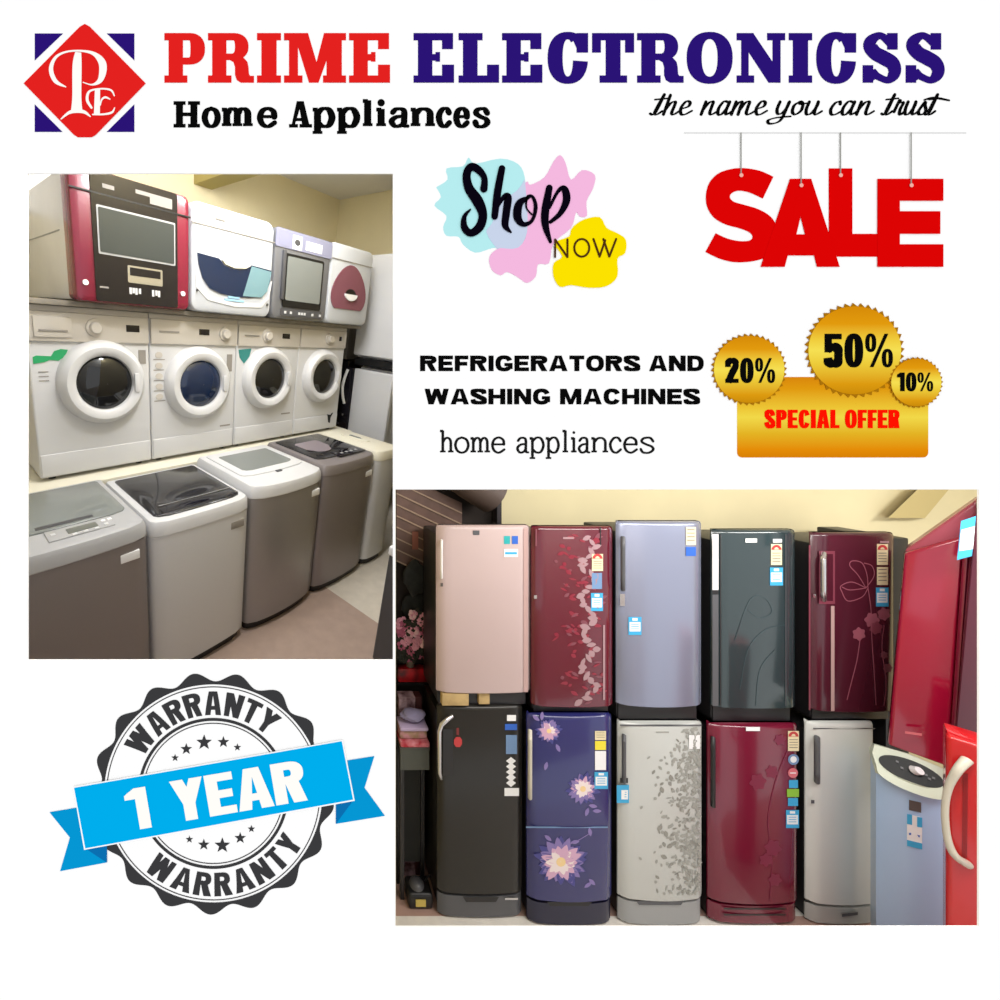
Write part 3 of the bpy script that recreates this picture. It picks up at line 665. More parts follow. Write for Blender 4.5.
def ringb(x0, x1, y0, y1, z, bulge=0.0, r=.03, n=10):
    """rounded footprint with a front (-Y) that swells by bulge"""
    p = []
    for i in range(n + 1):
        u = i / n; x = x0 + r * .5 + (x1 - x0 - r) * u
        p.append(Vector((x, y0 - bulge * (1 - (2 * u - 1) ** 2) + (r * .35 if i in (0, n) else 0), z)))
    p += [Vector((x1, y0 + r, z)), Vector((x1, y1 - r * .3, z)), Vector((x1 - r * .3, y1, z)), Vector((x0 + r * .3, y1, z)), Vector((x0, y1 - r * .3, z)), Vector((x0, y0 + r, z))]
    return p
def shaped(x0, x1, y0, y1, zs, m, bulge=0.0, r=.03, ins=None, tap=0.0):
    mb = MB(); z0, z1 = zs[0], zs[-1]; e = ins if ins is not None else .012
    lv = [(z0, e), (z0 + e, 0), (z1 - e, 0), (z1, e)]
    mb.loft([ringb(x0 + d - tap * (z - z0) / (z1 - z0) * 0, x1 - d, y0 + d, y1 - d, z, bulge, r) for z, d in lv], m)
    return mb
def fuv(X0, X1, Z0, Z1, Y):
    return (lambda u, v: Vector((X0 + (X1 - X0) * u, Y, Z0 + (Z1 - Z0) * v)))
def face(mb, pts, m, X0, X1, Z0, Z1, Y, t=.004):
    f = fuv(X0, X1, Z0, Z1, Y - t); g = fuv(X0, X1, Z0, Z1, Y + .001); mb.prism(pts, f, g, m); return mb
def uvrect(u0, v0, u1, v1, r=0.0, n=4):
    if not r: return [(u0, v0), (u1, v0), (u1, v1), (u0, v1)]
    o = []
    for cx, cy, a in ((u1 - r, v1 - r, 0), (u0 + r, v1 - r, PI / 2), (u0 + r, v0 + r, PI), (u1 - r, v0 + r, 1.5 * PI)):
        o += [(cx + r * math.cos(a + PI / 2 * i / n), cy + r * math.sin(a + PI / 2 * i / n)) for i in range(n + 1)]
    return o

# ---- lower front row: five top loaders
def cutright(mb, marg=.004):
    b = bmesh.new(); vs = [b.verts.new(v) for v in mb.v]
    for f_ in mb.f:
        try: b.faces.new([vs[i] for i in f_])
        except ValueError: pass
    bmesh.ops.remove_doubles(b, verts=b.verts, dist=1e-6)
    co = n2 * ((d2 + marg) / n2.length_squared)
    r = bmesh.ops.bisect_plane(b, geom=list(b.verts) + list(b.edges) + list(b.faces), plane_co=co, plane_no=n2, clear_inner=True)
    e = [x for x in r['geom_cut'] if isinstance(x, bmesh.types.BMEdge)]
    if e: bmesh.ops.holes_fill(b, edges=e, sides=0)
    o = MB(); return o.bm(b, mb.mats[0], False)
def top_loader(x0, x1, h, d, lab, body, rim, lid, style, bulge=.012, y0=0.0):
    t = Thing('washing_machine', lab, 'washing machine', ((x0 + x1) / 2, d / 2, 0), 'top-loading machines in the front row', left=True)
    t.part('base', shaped(x0 + .015, x1 - .015, y0 + .02, d - .02, (0, .07), M['black'], bulge * .8, ins=.004))
    t.part('body', shaped(x0, x1, y0, d, (.055, h - .07), M[body], bulge, ins=.006))
    rb = MB(); rg = [ringb(x0 - .002 + a, x1 + .002 - a, y0 - .004 + a, d - a, z, bulge, .035) for z, a in ((h - .075, .004), (h - .07, 0), (h - .025, .002), (h - .006, .01), (h, .024))]
    rb.loft(rg, M[rim]); t.part('top_frame', rb)
    ly0, ly1 = y0 + (.14 if style in ('tl1', 'tl3') else .10 if style == 'tl4' else .035 if style == 'tl2' else .2), d - (.05 if style != 'tl5' else .14)
    lx = .035 if style != 'tl5' else .1
    lb = MB(); lb.loft([ringb(x0 + lx + a, x1 - lx - a, ly0 + a, ly1 - a, z, bulge * .5, .03) for z, a in ((h - .004, 0), (h + .006, .001), (h + .009, .006))], M[lid])
    lido = t.part('lid', lb)
    if style == 'tl1':
        t.part('lid_slot', MB().box(x0 + .20, x1 - .17, y0 + .15, y0 + .172, h + .006, h + .012, M['dgrey'], .003), lido)
        c = MB(); c.box(x0 + .22, x1 - .12, y0 + .045, y0 + .13, h - .002, h + .006, M['grey'], .004); cp = t.part('control_panel', c)
        t.part('display', MB().box(x0 + .29, x0 + .40, y0 + .065, y0 + .105, h + .004, h + .009, M['screen'], .002), cp)
        for k, (a, b) in enumerate(((.235, .09), (.42, .10), (.445, .10), (.30, .052), (.34, .052), (.38, .052), (.42, .065))):
            t.part('button', MB().box(x0 + a, x0 + a + .017, y0 + b - .008, y0 + b + .008, h + .003, h + .009, M['led'] if k in (1, 2) else M['lgrey'], .002), cp)
        t.part('label_sheet', MB().box(x0 + .03, x0 + .13, y0 + .2, y0 + .36, h + .008, h + .0095, M['lgrey']), lido)
    if style == 'tl2':
        t.part('lid_trim', MB().box(x0 + .09, x1 - .05, y0 + .125, y0 + .131, h + .008, h + .0115, M['chrome']), lido)
        t.part('control_panel', MB().box(x0 + .08, x1 - .06, y0 + .05, y0 + .11, h + .007, h + .0105, M['gblack'], .002), lido)
    if style in ('tl3', 'tl5'):
        g = MB(); g.loft([ringb(x0 + (.085 if style == 'tl3' else .13), x1 - (.085 if style == 'tl3' else .13), ly0 + .05, ly1 - .06, z, 0, .03) for z in (h + .006, h + .0105)], M['gglass']); t.part('lid_window', g, lido)
        if style == 'tl3': t.part('lid_latch', MB().box((x0 + x1) / 2 - .02, (x0 + x1) / 2 + .02, y0 + .105, y0 + .125, h, h + .008, M['dgrey'], .003)); 
    if style == 'tl4':
        g = MB(); g.loft([ringb(x0 + .10, x1 - .20, ly0 + .12, ly1 - .12, z, .03, .06) for z in (h + .008, h + .012)], mat('frosted_lid', '82787f', rough=.2)); t.part('lid_window', g, lido)
        c = MB().box(x0 + .2, x1 - .05, y0 + .06, y0 + .15, h + .006, h + .013, M['gblack'], .003); cp = t.part('control_panel', c)
        for k in range(4): t.part('button', MB().box(x0 + .25 + k * .05, x0 + .27 + k * .05, y0 + .09, y0 + .11, h + .012, h + .016, M['grey'], .002), cp)
    s = MB(); s.box(x1 - .125, x1 - .045, y0 - bulge * .55 - .002, y0 - bulge * .3 + .012, h - .155, h - .115, M['paper' if style != 'tl2' else 'txt'], .002)
    t.part('badge', s)
    return t
top_loader(-.10, .478, .905, .58, 'silver-grey top loader at the near end, with display and see-through lid', 'dsilver', 'grey', 'gglass', 'tl1')
top_loader(.492, 1.022, .885, .58, 'white top loader with a glossy black glass lid', 'white', 'white', 'lid_b', 'tl2')
top_loader(1.036, 1.578, .925, .58, 'silver top loader with a white lid frame around grey glass', 'silver', 'lgrey', 'lgrey', 'tl3', bulge=.03)
top_loader(1.590, 2.115, .935, .58, 'taupe top loader with a dark lid and black controls', 'taupe', 'taupe', 'lid_b', 'tl4', bulge=.02)
top_loader(2.130, 2.42, .935, .58, 'off-white top loader with cream top at the far end of the front row', 'white', 'cream', 'cream', 'tl5')

# ---- ledge that carries the front loaders
FB, FT, YF = .89, 1.748, .72
t = Thing('metal_bench', 'cream bench carrying the row of front loaders', 'bench', (1.3, 1.0, 0), left=True)
t.part('bench_top', MB().box(.0, 2.60, .61, 1.42, FB - .06, FB - .0127, M['cream'], .005))
for x in (.02, 1.3, 2.52):
    for y in (.64, 1.38): t.part('leg', MB().box(x, x + .04, y, y + .04, 0, FB - .062, M['cream']))

# ---- middle row: four front loaders
def front_loader(x0, x1, lab, cx, cz, R, style):
    t = Thing('washing_machine', lab, 'washing machine', ((x0 + x1) / 2, 1.0, FB), 'front-loading machines in the middle row', left=True)
    W = x1 - x0; a = FB - .012
    ft = MB()
    for fx in (x0 + .04, x1 - .08):
        for fy in (YF + .05, YF + .5): ft.lathe_z((fx + .02, fy, a), [(.018, 0), (.018, .03)], M['black'], 12)
    t.part('feet', ft)
    t.part('body', MB().box(x0, x1, YF, YF + .58, a + .02, FT - .02, M['white'], .012, 3))
    t.part('top_cover', MB().box(x0 - .001, x1 + .001, YF - .004, YF + .59, FT - .03, FT, M['ivory'], .006))
    cp = t.part('control_panel', MB().box(x0 + .004, x1 - .004, YF - .016, YF + .01, FT - .165, FT - .028, M['ivory'], .008))
    kp = t.part('kick_panel', MB().box(x0 + .008, x1 - .008, YF - .006, YF + .01, a + .03, a + .145, M['white'], .004))
    yy = YF - .016
    if style != 'f4':
        t.part('detergent_drawer', MB().box(x0 + .03, x0 + .19, yy - .008, yy + .01, FT - .145, FT - .05, M['ivory'], .006), cp) if style == 'f1' else t.part('drawer_slot', MB().box(x0 + .05, x0 + .17, yy - .004, yy + .005, FT - .10, FT - .09, M['txt']), cp)
    if style == 'f1': t.part('drawer_grip', MB().box(x0 + .05, x0 + .17, yy - .013, yy, FT - .118, FT - .108, M['txt'], .002), cp)
    kx_ = {'f1': x0 + .295, 'f2': x1 - .10, 'f3': x0 + .24, 'f4': x1 - .22}[style]
    t.part('dial', MB().lathe((kx_, yy, FT - .092), [(.0, -.032), (.024, -.032), (.028, -.028), (.030, -.012), (.042, -.010), (.044, 0)], M['ivory'], 28), cp)
    dx = {'f1': x0 + .45, 'f2': x0 + .30, 'f3': x0 + .38, 'f4': x1 - .1}[style]
    t.part('display', MB().box(dx, dx + (.07 if style != 'f4' else .03), yy - .003, yy + .005, FT - .105, FT - .07, M['gblack'], .002), cp)
    d = MB(); n = 48
    c = (cx, YF, cz)
    d.lathe(c, [(R * 1.02, 0), (R * 1.0, -.018), (R * .95, -.045), (R * .86, -.062), (R * .74, -.062), (R * .66, -.050), (R * .62, -.02)], M['white'], n)
    dr = t.part('door', d)
    g = MB(); g.lathe(c, [(R * .66, -.03), (R * .57, -.045), (R * .40, -.058), (R * .2, -.066), (.001, -.069)], M['glass' if style != 'f2' else 'bglass'], n)
    t.part('door_glass', g, dr)
    t.part('door_latch', MB().box(cx + R * .66, cx + R * .78, YF - .068, YF - .04, cz - .05, cz + .05, M['lgrey'], .006), dr)
    if style == 'f1':
        s = MB(); face(s, [(0, .45), (.1, .55), (.5, .5), (.6, .85), (.8, 1), (1, .95), (.9, .5), (.7, .2), (.45, .25), (.3, .1), (0, 0)], M['green'], x0 + .02, x0 + .17, FT - .27, FT - .20, YF, .003); t.part('green_sticker', s)
        s = MB(); face(s, uvrect(0, 0, 1, 1), M['txt'], x1 - .06, x1 - .02, FT - .275, FT - .20, YF, .003); t.part('energy_label', s)
        s = MB()
        for k in range(3): face(s, uvrect(.1, .1 + .3 * k, .8, .16 + .3 * k), M['txt'], x0 + .03, x0 + .09, FT - .36, FT - .29, YF, .002)
        t.part('printed_lines', s)
    if style == 'f2':
        s = MB()
        for k in range(5):
            face(s, uvrect(.0, .02 + .2 * k, .85 - .1 * (k % 2), .035 + .2 * k), M['txt'], x0 + .02, x0 + .10, FT - .5, FT - .2, YF, .002)
            face(s, [(.4 + .28 * math.cos(q * PI / 5), .11 + .2 * k + .06 * math.sin(q * PI / 5)) for q in range(10)], M['ivory'], x0 + .02, x0 + .10, FT - .5, FT - .2, YF, .003)
        t.part('printed_chart', s)
        s = MB(); face(s, uvrect(0, 0, 1, 1), M['txt'], x1 - .07, x1 - .03, FT - .33, FT - .22, YF, .003); t.part('energy_label', s)
        s = MB(); face(s, uvrect(0, 0, 1, 1), M['txt'], x1 - .11, x1 - .03, a + .17, a + .18, YF, .002); t.part('printed_lines', s)
    if style == 'f3':
        s = MB(); face(s, [(0, .9), (1, 1), (.85, .45), (.45, 0), (.1, .4)], M['teal'], x0 + .015, x0 + .12, FT - .28, FT - .18, YF, .003); t.part('teal_sticker', s)
        s = MB(); face(s, uvrect(0, 0, 1, 1), M['txt'], x1 - .13, x1 - .04, a + .2, a + .21, YF, .002); t.part('printed_lines', s)
    if style == 'f4':
        s = MB(); face(s, [(0, 1), (.6, .9), (1, 1.1), (.65, .6), (.6, 0), (.3, .1)], M['black'], x1 - .14, x1 - .07, a + .07, a + .15, YF, .008); t.part('hanging_tag', s)
FX = [.237, .818, 1.405, 1.971, 2.508]
CEN = [(103, 382, 44), (198, 383, 37), (267, 378, 33), (321, 376, 27)]
LABF = ['large white front loader at the near end with a green sticker', 'white front loader with a blue-tinted porthole and chart beside it', 'white front loader with a teal corner sticker beside its porthole', 'white front loader at the far end with a black tag at its foot']
for i in range(4):
    c = ray(CEN[i][0], CEN[i][1], 1, YF)
    front_loader(FX[i] + .002, FX[i + 1] - .002, LABF[i], c.x, c.z, (.216, .222, .218, .212)[i], 'f%d' % (i + 1))

# ---- upper row: machines laid on their backs, tops facing the room
DB, YD = 1.777, .60
brd = MB(); brd.box(.25, 2.62, YD + .06, 1.40, FT + .002, DB - .002, M['wood'], .003)
solo('plywood_board', brd, 'thin grey-brown board between the middle and upper rows', 'board', left=True)
def laid(x0, x1, h, name_lab, body, front, style, yb=1.70, rz=.03):
    t = Thing('washing_machine', name_lab, 'washing machine', ((x0 + x1) / 2, 1.0, DB), 'machines laid on their backs in the upper row', left=True)
    z0, z1 = DB, DB + h
    t.part('body', MB().box(x0 + .006, x1 - .006, YD + .10, yb, z0 + .004, z1 - .006, M[body], .01))
    fp = MB(); rg = []
    for y, a in ((YD + .105, .0), (YD + .02, 0), (YD + .006, .006), (YD, .02)):
        rg.append([Vector((x0 + (x1 - x0) * u + (a if u < .5 else -a), y, z0 + h * v + (a if v < .5 else -a))) for u, v in [(p[0], p[1]) for p in uvrect(0, 0, 1, 1, .09 if style != 'u1' else .05, 5)]])
    fp.loft(rg, M[front]); f = t.part('front_panel', fp)
    fa = lambda pts, m, dy=0.0, th=.004, mb=None: face(mb or MB(), pts, M[m], x0, x1, z0, z1, YD - dy, th)
    return t, f, fa, (x0, x1, z0, z1)
# red and black
t, f, fa, (x0, x1, z0, z1) = laid(.43, 1.0, .56, 'black machine with maroon side trims and grey window, laid at the near end', 'sheet', 'mar', 'u1')
cpn = t.part('centre_panel', fa(uvrect(.15, .015, .87, .985, .02), 'gblack', 0, .006))
t.part('seam', fa(uvrect(.0, .82, 1, .832), 'black', .001, .006))
w_ = t.part('window_frame', fa(uvrect(.185, .385, .845, .745, .01), 'grey', .006, .003)); t.part('window_glass', fa(uvrect(.197, .40, .833, .73, .01), 'wglass', .009, .002), w_)
w_ = t.part('display_frame', fa(uvrect(.41, .19, .72, .33, .01), 'chrome', .006, .003)); t.part('display', fa(uvrect(.43, .25, .70, .315), 'gblack', .009, .002), w_)
for k, u in enumerate((.42, .445, .47, .50, .62, .65, .675)): t.part('button', fa(uvrect(u, .095 + .01 * (k % 2), u + .02, .15), 'lgrey', .006, .003), cpn)
for u in (.075, .925): t.part('round_light', fa([(u + .022 * math.cos(a), .15 + .022 * math.sin(a)) for a in [k * PI / 8 for k in range(16)]], 'led', .0, .007))
for a in ((.24, .875, .33, .905), (.50, .90, .62, .93), (.18, .12, .25, .135), (.62, .85, .82, .93)): t.part('printed_mark', fa(uvrect(*a), 'txt', .006, .001), cpn)
for zz in (.33,): t.part('side_fold', MB().box(x0 + .002, x0 + .008, YD + .2, 1.68, z0 + .31, z0 + .314, M['grey']))
# white with blue window
t, f, fa, (x0, x1, z0, z1) = laid(1.008, 1.577, .555, 'white machine with a wide blue window, laid second in the upper row', 'uwhite', 'uwhite', 'u2')
t.part('seam', fa(uvrect(.0, .80, 1, .81), 'txt', .001, .003))
wp = [(.06, .545), (.30, .53), (.36, .475), (.48, .455), (.62, .475), (.70, .525), (.97, .51), (.965, .40), (.92, .28), (.84, .215), (.68, .19), (.5, .185), (.33, .195), (.2, .235), (.12, .32), (.075, .44)]
w_ = t.part('window', fa(wp, 'bglass', 0, .006)); t.part('painted_sheen', fa([(.70, .515), (.975, .495), (.925, .285), (.85, .21), (.6, .2)], 'sheen', .0061, .0018), w_)  # paler teal patch paints a sheen onto the blue window
t.part('lid_handle', fa([(.33, .52), (.37, .485), (.48, .465), (.62, .48), (.68, .515), (.5, .525)], 'cream', .001, .012))
t.part('lower_trim', fa([(.04, .40), (.08, .25), (.2, .155), (.5, .12), (.85, .14), (.95, .22), (.98, .4), (.995, .4), (.96, .2), (.86, .10), (.5, .08), (.18, .12), (.05, .23)], 'lgrey', 0, .004))
for a in ((.38, .135, .62, .155), (.42, .165, .56, .185)): t.part('printed_mark', fa(uvrect(*a), 'bluetxt', .001, .004))
t.part('knob', fa([(.94 + .012 * math.cos(k * PI / 4), .14 + .015 * math.sin(k * PI / 4)) for k in range(8)], 'dgrey', .001, .01)); t.part('knob', fa([(.06 + .01 * math.cos(k * PI / 4), .2 + .012 * math.sin(k * PI / 4)) for k in range(8)], 'dgrey', .001, .01))
t.part('printed_mark', fa(uvrect(.25, .88, .36, .895), 'txt', .001, .003))
# slate with framed window
t, f, fa, (x0, x1, z0, z1) = laid(1.585, 2.105, .548, 'slate-grey machine with a framed window and lilac strip, laid third in the upper row', 'slate', 'slate', 'u3')
st_ = t.part('top_strip', fa(uvrect(.0, .79, 1, .985, .02), 'lilac', .0, .005))
t.part('sticker', fa(uvrect(.05, .81, .2, .96), 'lilac', .005, .001), st_); t.part('sticker', fa(uvrect(.27, .80, .43, .95), 'paper', .005, .001), st_); t.part('sticker', fa(uvrect(.5, .82, .8, .92), 'paper', .005, .001), st_)
t.part('sticker_mark', fa([(.35 + .05 * math.cos(k * PI / 6), .875 + .035 * math.sin(k * PI / 6)) for k in range(12)], 'dgrey', .006, .001), st_)
w_ = t.part('window_frame', fa(uvrect(.16, .14, .86, .74, .03), 'black', 0, .008)); t.part('window_glass', fa(uvrect(.20, .22, .83, .71, .02), 'gglass', .008, .002), w_)
t.part('side_grip', MB().box(x0 + .06, x0 + .085, YD - .022, YD, z0 + .12, z0 + .42, M['dgrey'], .008))
cpn = t.part('control_panel', fa(uvrect(.14, .04, .9, .13, .02), 'dgrey', 0, .006))
for u in (.2, .3, .45, .5, .55, .7, .85): t.part('button', fa(uvrect(u, .065, u + .035, .095), 'lgrey', .006, .003), cpn)
# white with maroon egg window
t, f, fa, (x0, x1, z0, z1) = laid(2.113, 2.60, .555, 'white machine with an egg-shaped mauve window, laid at the far end', 'white', 'uwhite', 'u4')
t.part('seam', fa(uvrect(.0, .80, 1, .81), 'txt', .001, .003))
eg = [(.47 + .41 * math.cos(a) * (1 - .25 * math.sin(a)), max(.44 + .33 * math.sin(a), .20)) for a in [2 * PI * k / 36 for k in range(36)]]
w_ = t.part('window', fa(eg, 'mauve', 0, .006))
t.part('handle_recess', fa([(.50 + .13 * math.cos(a), .40 + .07 * math.sin(a)) for a in [PI * k / 10 for k in range(11)]], 'black', .006, .001), w_)
t.part('window_handle', fa([(.50 + .15 * math.cos(a), .40 + .085 * math.sin(a)) for a in [-PI * k / 10 for k in range(11)]], 'paper', .006, .012), w_)

# ---- white panel high on the wall beside the red machine, tall units at the far end
wp_ = MB(); wp_.box(-.9, 1.0, YB_ - .03, YB_ - .002, 2.3, ZC - .002, mat('white_wall_paint', 'f0efee', rough=.8))
structure('trim_1', wp_, left=True)
def fridge_far(x0, x1, y0, y1, z0, z1, lab, m, front_neg_x=False, handle=None):
    t = Thing('refrigerator', lab, 'refrigerator', ((x0 + x1) / 2, (y0 + y1) / 2, z0), left=True)
    t.part('cabinet', cutright(MB().box(x0, x1, y0, y1, z0, z1, M[m], .02, 3))); return t
c0 = ray(347, 430, 1, 1.05)
t = fridge_far(2.88, 3.12, .96, 1.42, 0, 1.455, 'black glossy tall unit beyond the last front loader', 'gblack')
t.part('door', MB().box(2.855, 2.878, .95, 1.42, .06, 1.44, M['gblack'], .01)); t.part('door_strip', MB().box(2.845, 2.856, 1.08, 1.14, .6, 1.38, M['dgrey'], .004)); t.part('door_seam', MB().box(2.85, 2.856, .96, 1.41, .82, .84, M['dgrey']))
t = fridge_far(2.86, 3.10, .98, 1.42, 1.457, 2.0, 'brushed steel unit on top of the black tall unit', 'dsilver')
t.part('door', MB().box(2.83, 2.858, .97, 1.42, 1.47, 1.99, M['silver'], .01))
t = fridge_far(2.86, 3.06, .42, .80, 0, 1.42, 'light grey refrigerator at the right with a white curved handle', 'lgrey')
t.part('door', cutright(MB().box(2.80, 2.855, .40, .82, .06, 1.40, M['lgrey'], .015, 3))); t.part('door_edge', MB().box(2.79, 2.86, .825, .93, .06, 1.40, M['gblack'], .01))
hp = [Vector((2.78, .90 - .0 * k, 1.38 - .04 * k)) + Vector((-.05 * math.sin(PI * k / 8), -.02, 0)) for k in range(9)]
t.part('handle', MB().tube(hp, .014, M['paper']))
t.part('lock', MB().box(2.775, 2.79, .87, .89, .94, .96, M['chrome'], .003))
t = fridge_far(2.84, 3.06, .40, .84, 1.50, 2.37, 'light grey cabinet stacked on the light grey refrigerator', 'lgrey')
t.part('door', cutright(MB().box(2.79, 2.835, .39, .85, 1.52, 2.36, M['lgrey'], .02, 3))); t.part('base', cutright(MB().box(2.80, 3.05, .41, .83, 1.435, 1.497, M['black'], .006)))
# dark upright at the lower right edge
e0 = ray(376, 660, 2, 0)
t = Thing('appliance_edge', 'dark grey side edge of an appliance with a white top, cut off at the right edge', 'stand', (1.56, -.56, 0), left=True)  # narrow upright standing in for the dark side of a foreground appliance
t.part('post', cutright(MB().box(1.475, 1.60, -.70, -.58, 0, .66, M['dgrey'], .01))); t.part('cap', cutright(MB().box(1.47, 1.605, -.705, -.575, .662, .71, M['paper'], .01)))

def area(name, loc, target, size, power, col=(1, 1, 1), left=False, sy=None):
    l = bpy.data.lights.new(name, 'AREA'); l.energy = power; l.size = size; l.color = col
    if sy: l.shape = 'RECTANGLE'; l.size_y = sy
    o = bpy.data.objects.new(name, l); C.objects.link(o)
    lo = Vector(loc); ta = Vector(target)
    if left: lo = ML @ lo; ta = ML @ ta
    o.location = lo; o.rotation_euler = (ta - lo).to_track_quat('-Z', 'Y').to_euler(); return o
area('unseen_ceiling_light', (1.0, .12, 2.98), (1.0, .25, 0), 1.1, 21, (.98, .99, 1), True, .3)  # unseen lamp added under the ceiling to light the machines
area('unseen_ceiling_light', (1.95, .35, 2.98), (1.95, .4, 0), .6, 13, (.98, .99, 1), True, .3)  # second added overhead lamp, out of view, towards the far end
area('added_wall_fill', (1.35, .0, 2.78), (1.6, 1.7, 2.75), .8, 15, (1, 1, 1), True, .15)  # added fill turned to the back wall to brighten its yellow
area('added_front_fill', (.9, -.38, 2.9), (1.2, 0, .5), .25, 20, (.97, .98, 1), True, .2)  # added fill from the viewer's side for the lower fronts

# ================================================================== RIGHT SHOWROOM (refrigerators)
DW = 3.06
kp = (KP - PX) / F
pt = MB(); a0 = 1.0 + TH + .001
def prt(d, off): return Vector((kp * d + off, d - 1, 0))
pts = [prt(a0, .0005), prt(5.2, .0005), prt(5.2, .004), prt(a0, .004)]
pt.loft([[Vector((p.x, p.y, z)) for p in pts] for z in (-1.2, 5.6)], mat('partition_paint', 'cbbd92', rough=.9)); structure('wall_partition', pt)
def wbox(name, x0, x1, d0, d1, z0, z1, m): structure(name, MB().box(x0, x1, d0 - 1, d1 - 1, z0, z1, m))
FLR = floor_mat('floor_tiles_right', 'f1ece4', 'b7968a', (0, -1.0 * 1.588, .3), .33)
XR = 5.5
fl = MB(); q = [(kp * a0 + .005, a0), (XR, a0), (XR, DW), (kp * DW + .005, DW)]
def slab(z0, z1): return [[Vector((x, d - 1, z)) for x, d in q] for z in (z0, z1)]
fl.loft(slab(-.04, 0), FLR, smooth=False); structure('floor', fl)
ce = MB(); ce.loft(slab(3.35, 3.39), YE2, smooth=False); structure('ceiling', ce)
YER = mat('yellow_wall_right', 'dacfa8', rough=.9, noise=.05, scale=2.5, spec=.2)
wbox('wall_back', kp * DW + .006, XR, DW, DW + .04, 0, 3.35, YER)
wbox('wall_right', XR, XR + .04, a0, DW, 0, 3.35, YER)
bb = MB()
f0 = lambda x, y: P(x, y, DW - .005); f1 = lambda x, y: P(x, y, DW - .09)
bb.prism([(888, 518), (925, 518), (950, 488), (919, 488)], f0, f1, mat('olive_beam_right', 'b7a672', rough=.9)); structure('wall_brace_beam', bb)
MR = dict(
 rose=mat('rose_enamel', 'bda8a6', rough=.32, noise=.05, scale=2), maroon=mat('maroon_door', '5e1024', rough=.14, coat=.5), lav=mat('lavender_steel', '8f94aa', rough=.24, metal=.45, coat=.3),
 dgreen=mat('dark_green_glass', '2c393c', rough=.14, coat=.3), plum=mat('plum_door', '4a1a28', rough=.2, coat=.2), blackf=mat('black_brown_steel', '2b2926', rough=.28, metal=.3),
 navy=mat('indigo_door', '292b66', rough=.18, coat=.4), silv=mat('silver_door', 'c2c4c0', rough=.3, metal=.1), wine=mat('wine_door', '6e142e', rough=.2, coat=.4), pale=mat('pale_grey_door', 'cdcfcb', rough=.35),
 red1=mat('crimson_door', '9e0f33', rough=.12, coat=.7), red2=mat('bright_red_door', 'c81f22', rough=.18, coat=.4), blue=mat('pale_blue_body', 'aecbee', rough=.3, coat=.2), pcream=mat('pale_green_cream', 'c9d2bd', rough=.4),
 leaf=mat('leaf_print', 'a5848a', rough=.35), leafr=mat('leaf_print_red', '8b2337', rough=.3), leafd=mat('leaf_print_mauve', '7d4450', rough=.3), pinkline=mat('pink_line_print', '985463', rough=.3), pinkfill=mat('pink_fill_print', '7c3a49', rough=.3),
 gleaf=mat('grey_leaf_print', '8f8f88', rough=.4), gleaf2=mat('grey_leaf_pale', 'a1a29c', rough=.4), wf=mat('wine_flower_print', '7c2540', rough=.3), pet1=mat('petal_lilac', '8574b0', rough=.4), pet2=mat('petal_pink', 'd4a9c6', rough=.4), pet3=mat('petal_white', 'f0e2e2', rough=.4), pet4=mat('petal_yellow', 'f3d49a', rough=.4), petd=mat('petal_deep', '40408a', rough=.4),
 gline=mat('green_line_print', '36464a', rough=.2), sw=mat('label_white', 'f1f2f3', rough=.6), sc=mat('label_cyan', '3aa9dc', rough=.5), sr=mat('label_red', 'c43a3c', rough=.5), sy=mat('label_cream', 'e9dcb4', rough=.6), sb=mat('label_blue', '2c63c4', rough=.5), sgb=mat('label_greyblue', '6f8fb8', rough=.5), sg=mat('label_green', '8fc63a', rough=.5), sye=mat('label_yellow', 'f0e03c', rough=.5), sk=mat('label_dark', '5a5350', rough=.5), spk=mat('label_pink', 'd9707a', rough=.5), ste=mat('label_teal', '23a5a8', rough=.5),
 chrome=M['chrome'], dark=mat('dark_trim', '1d1c1e', rough=.4), gdark=mat('grey_trim', '55565a', rough=.4), hw=mat('handle_white', 'e9e7e8', rough=.25), hcream=mat('handle_cream', 'cfc9b8', rough=.3), stripp=mat('strip_pale', 'b99a96', rough=.3), wood=mat('block_wood', 'c2a673', rough=.7, noise=.2, scale=20))
STK = [0]
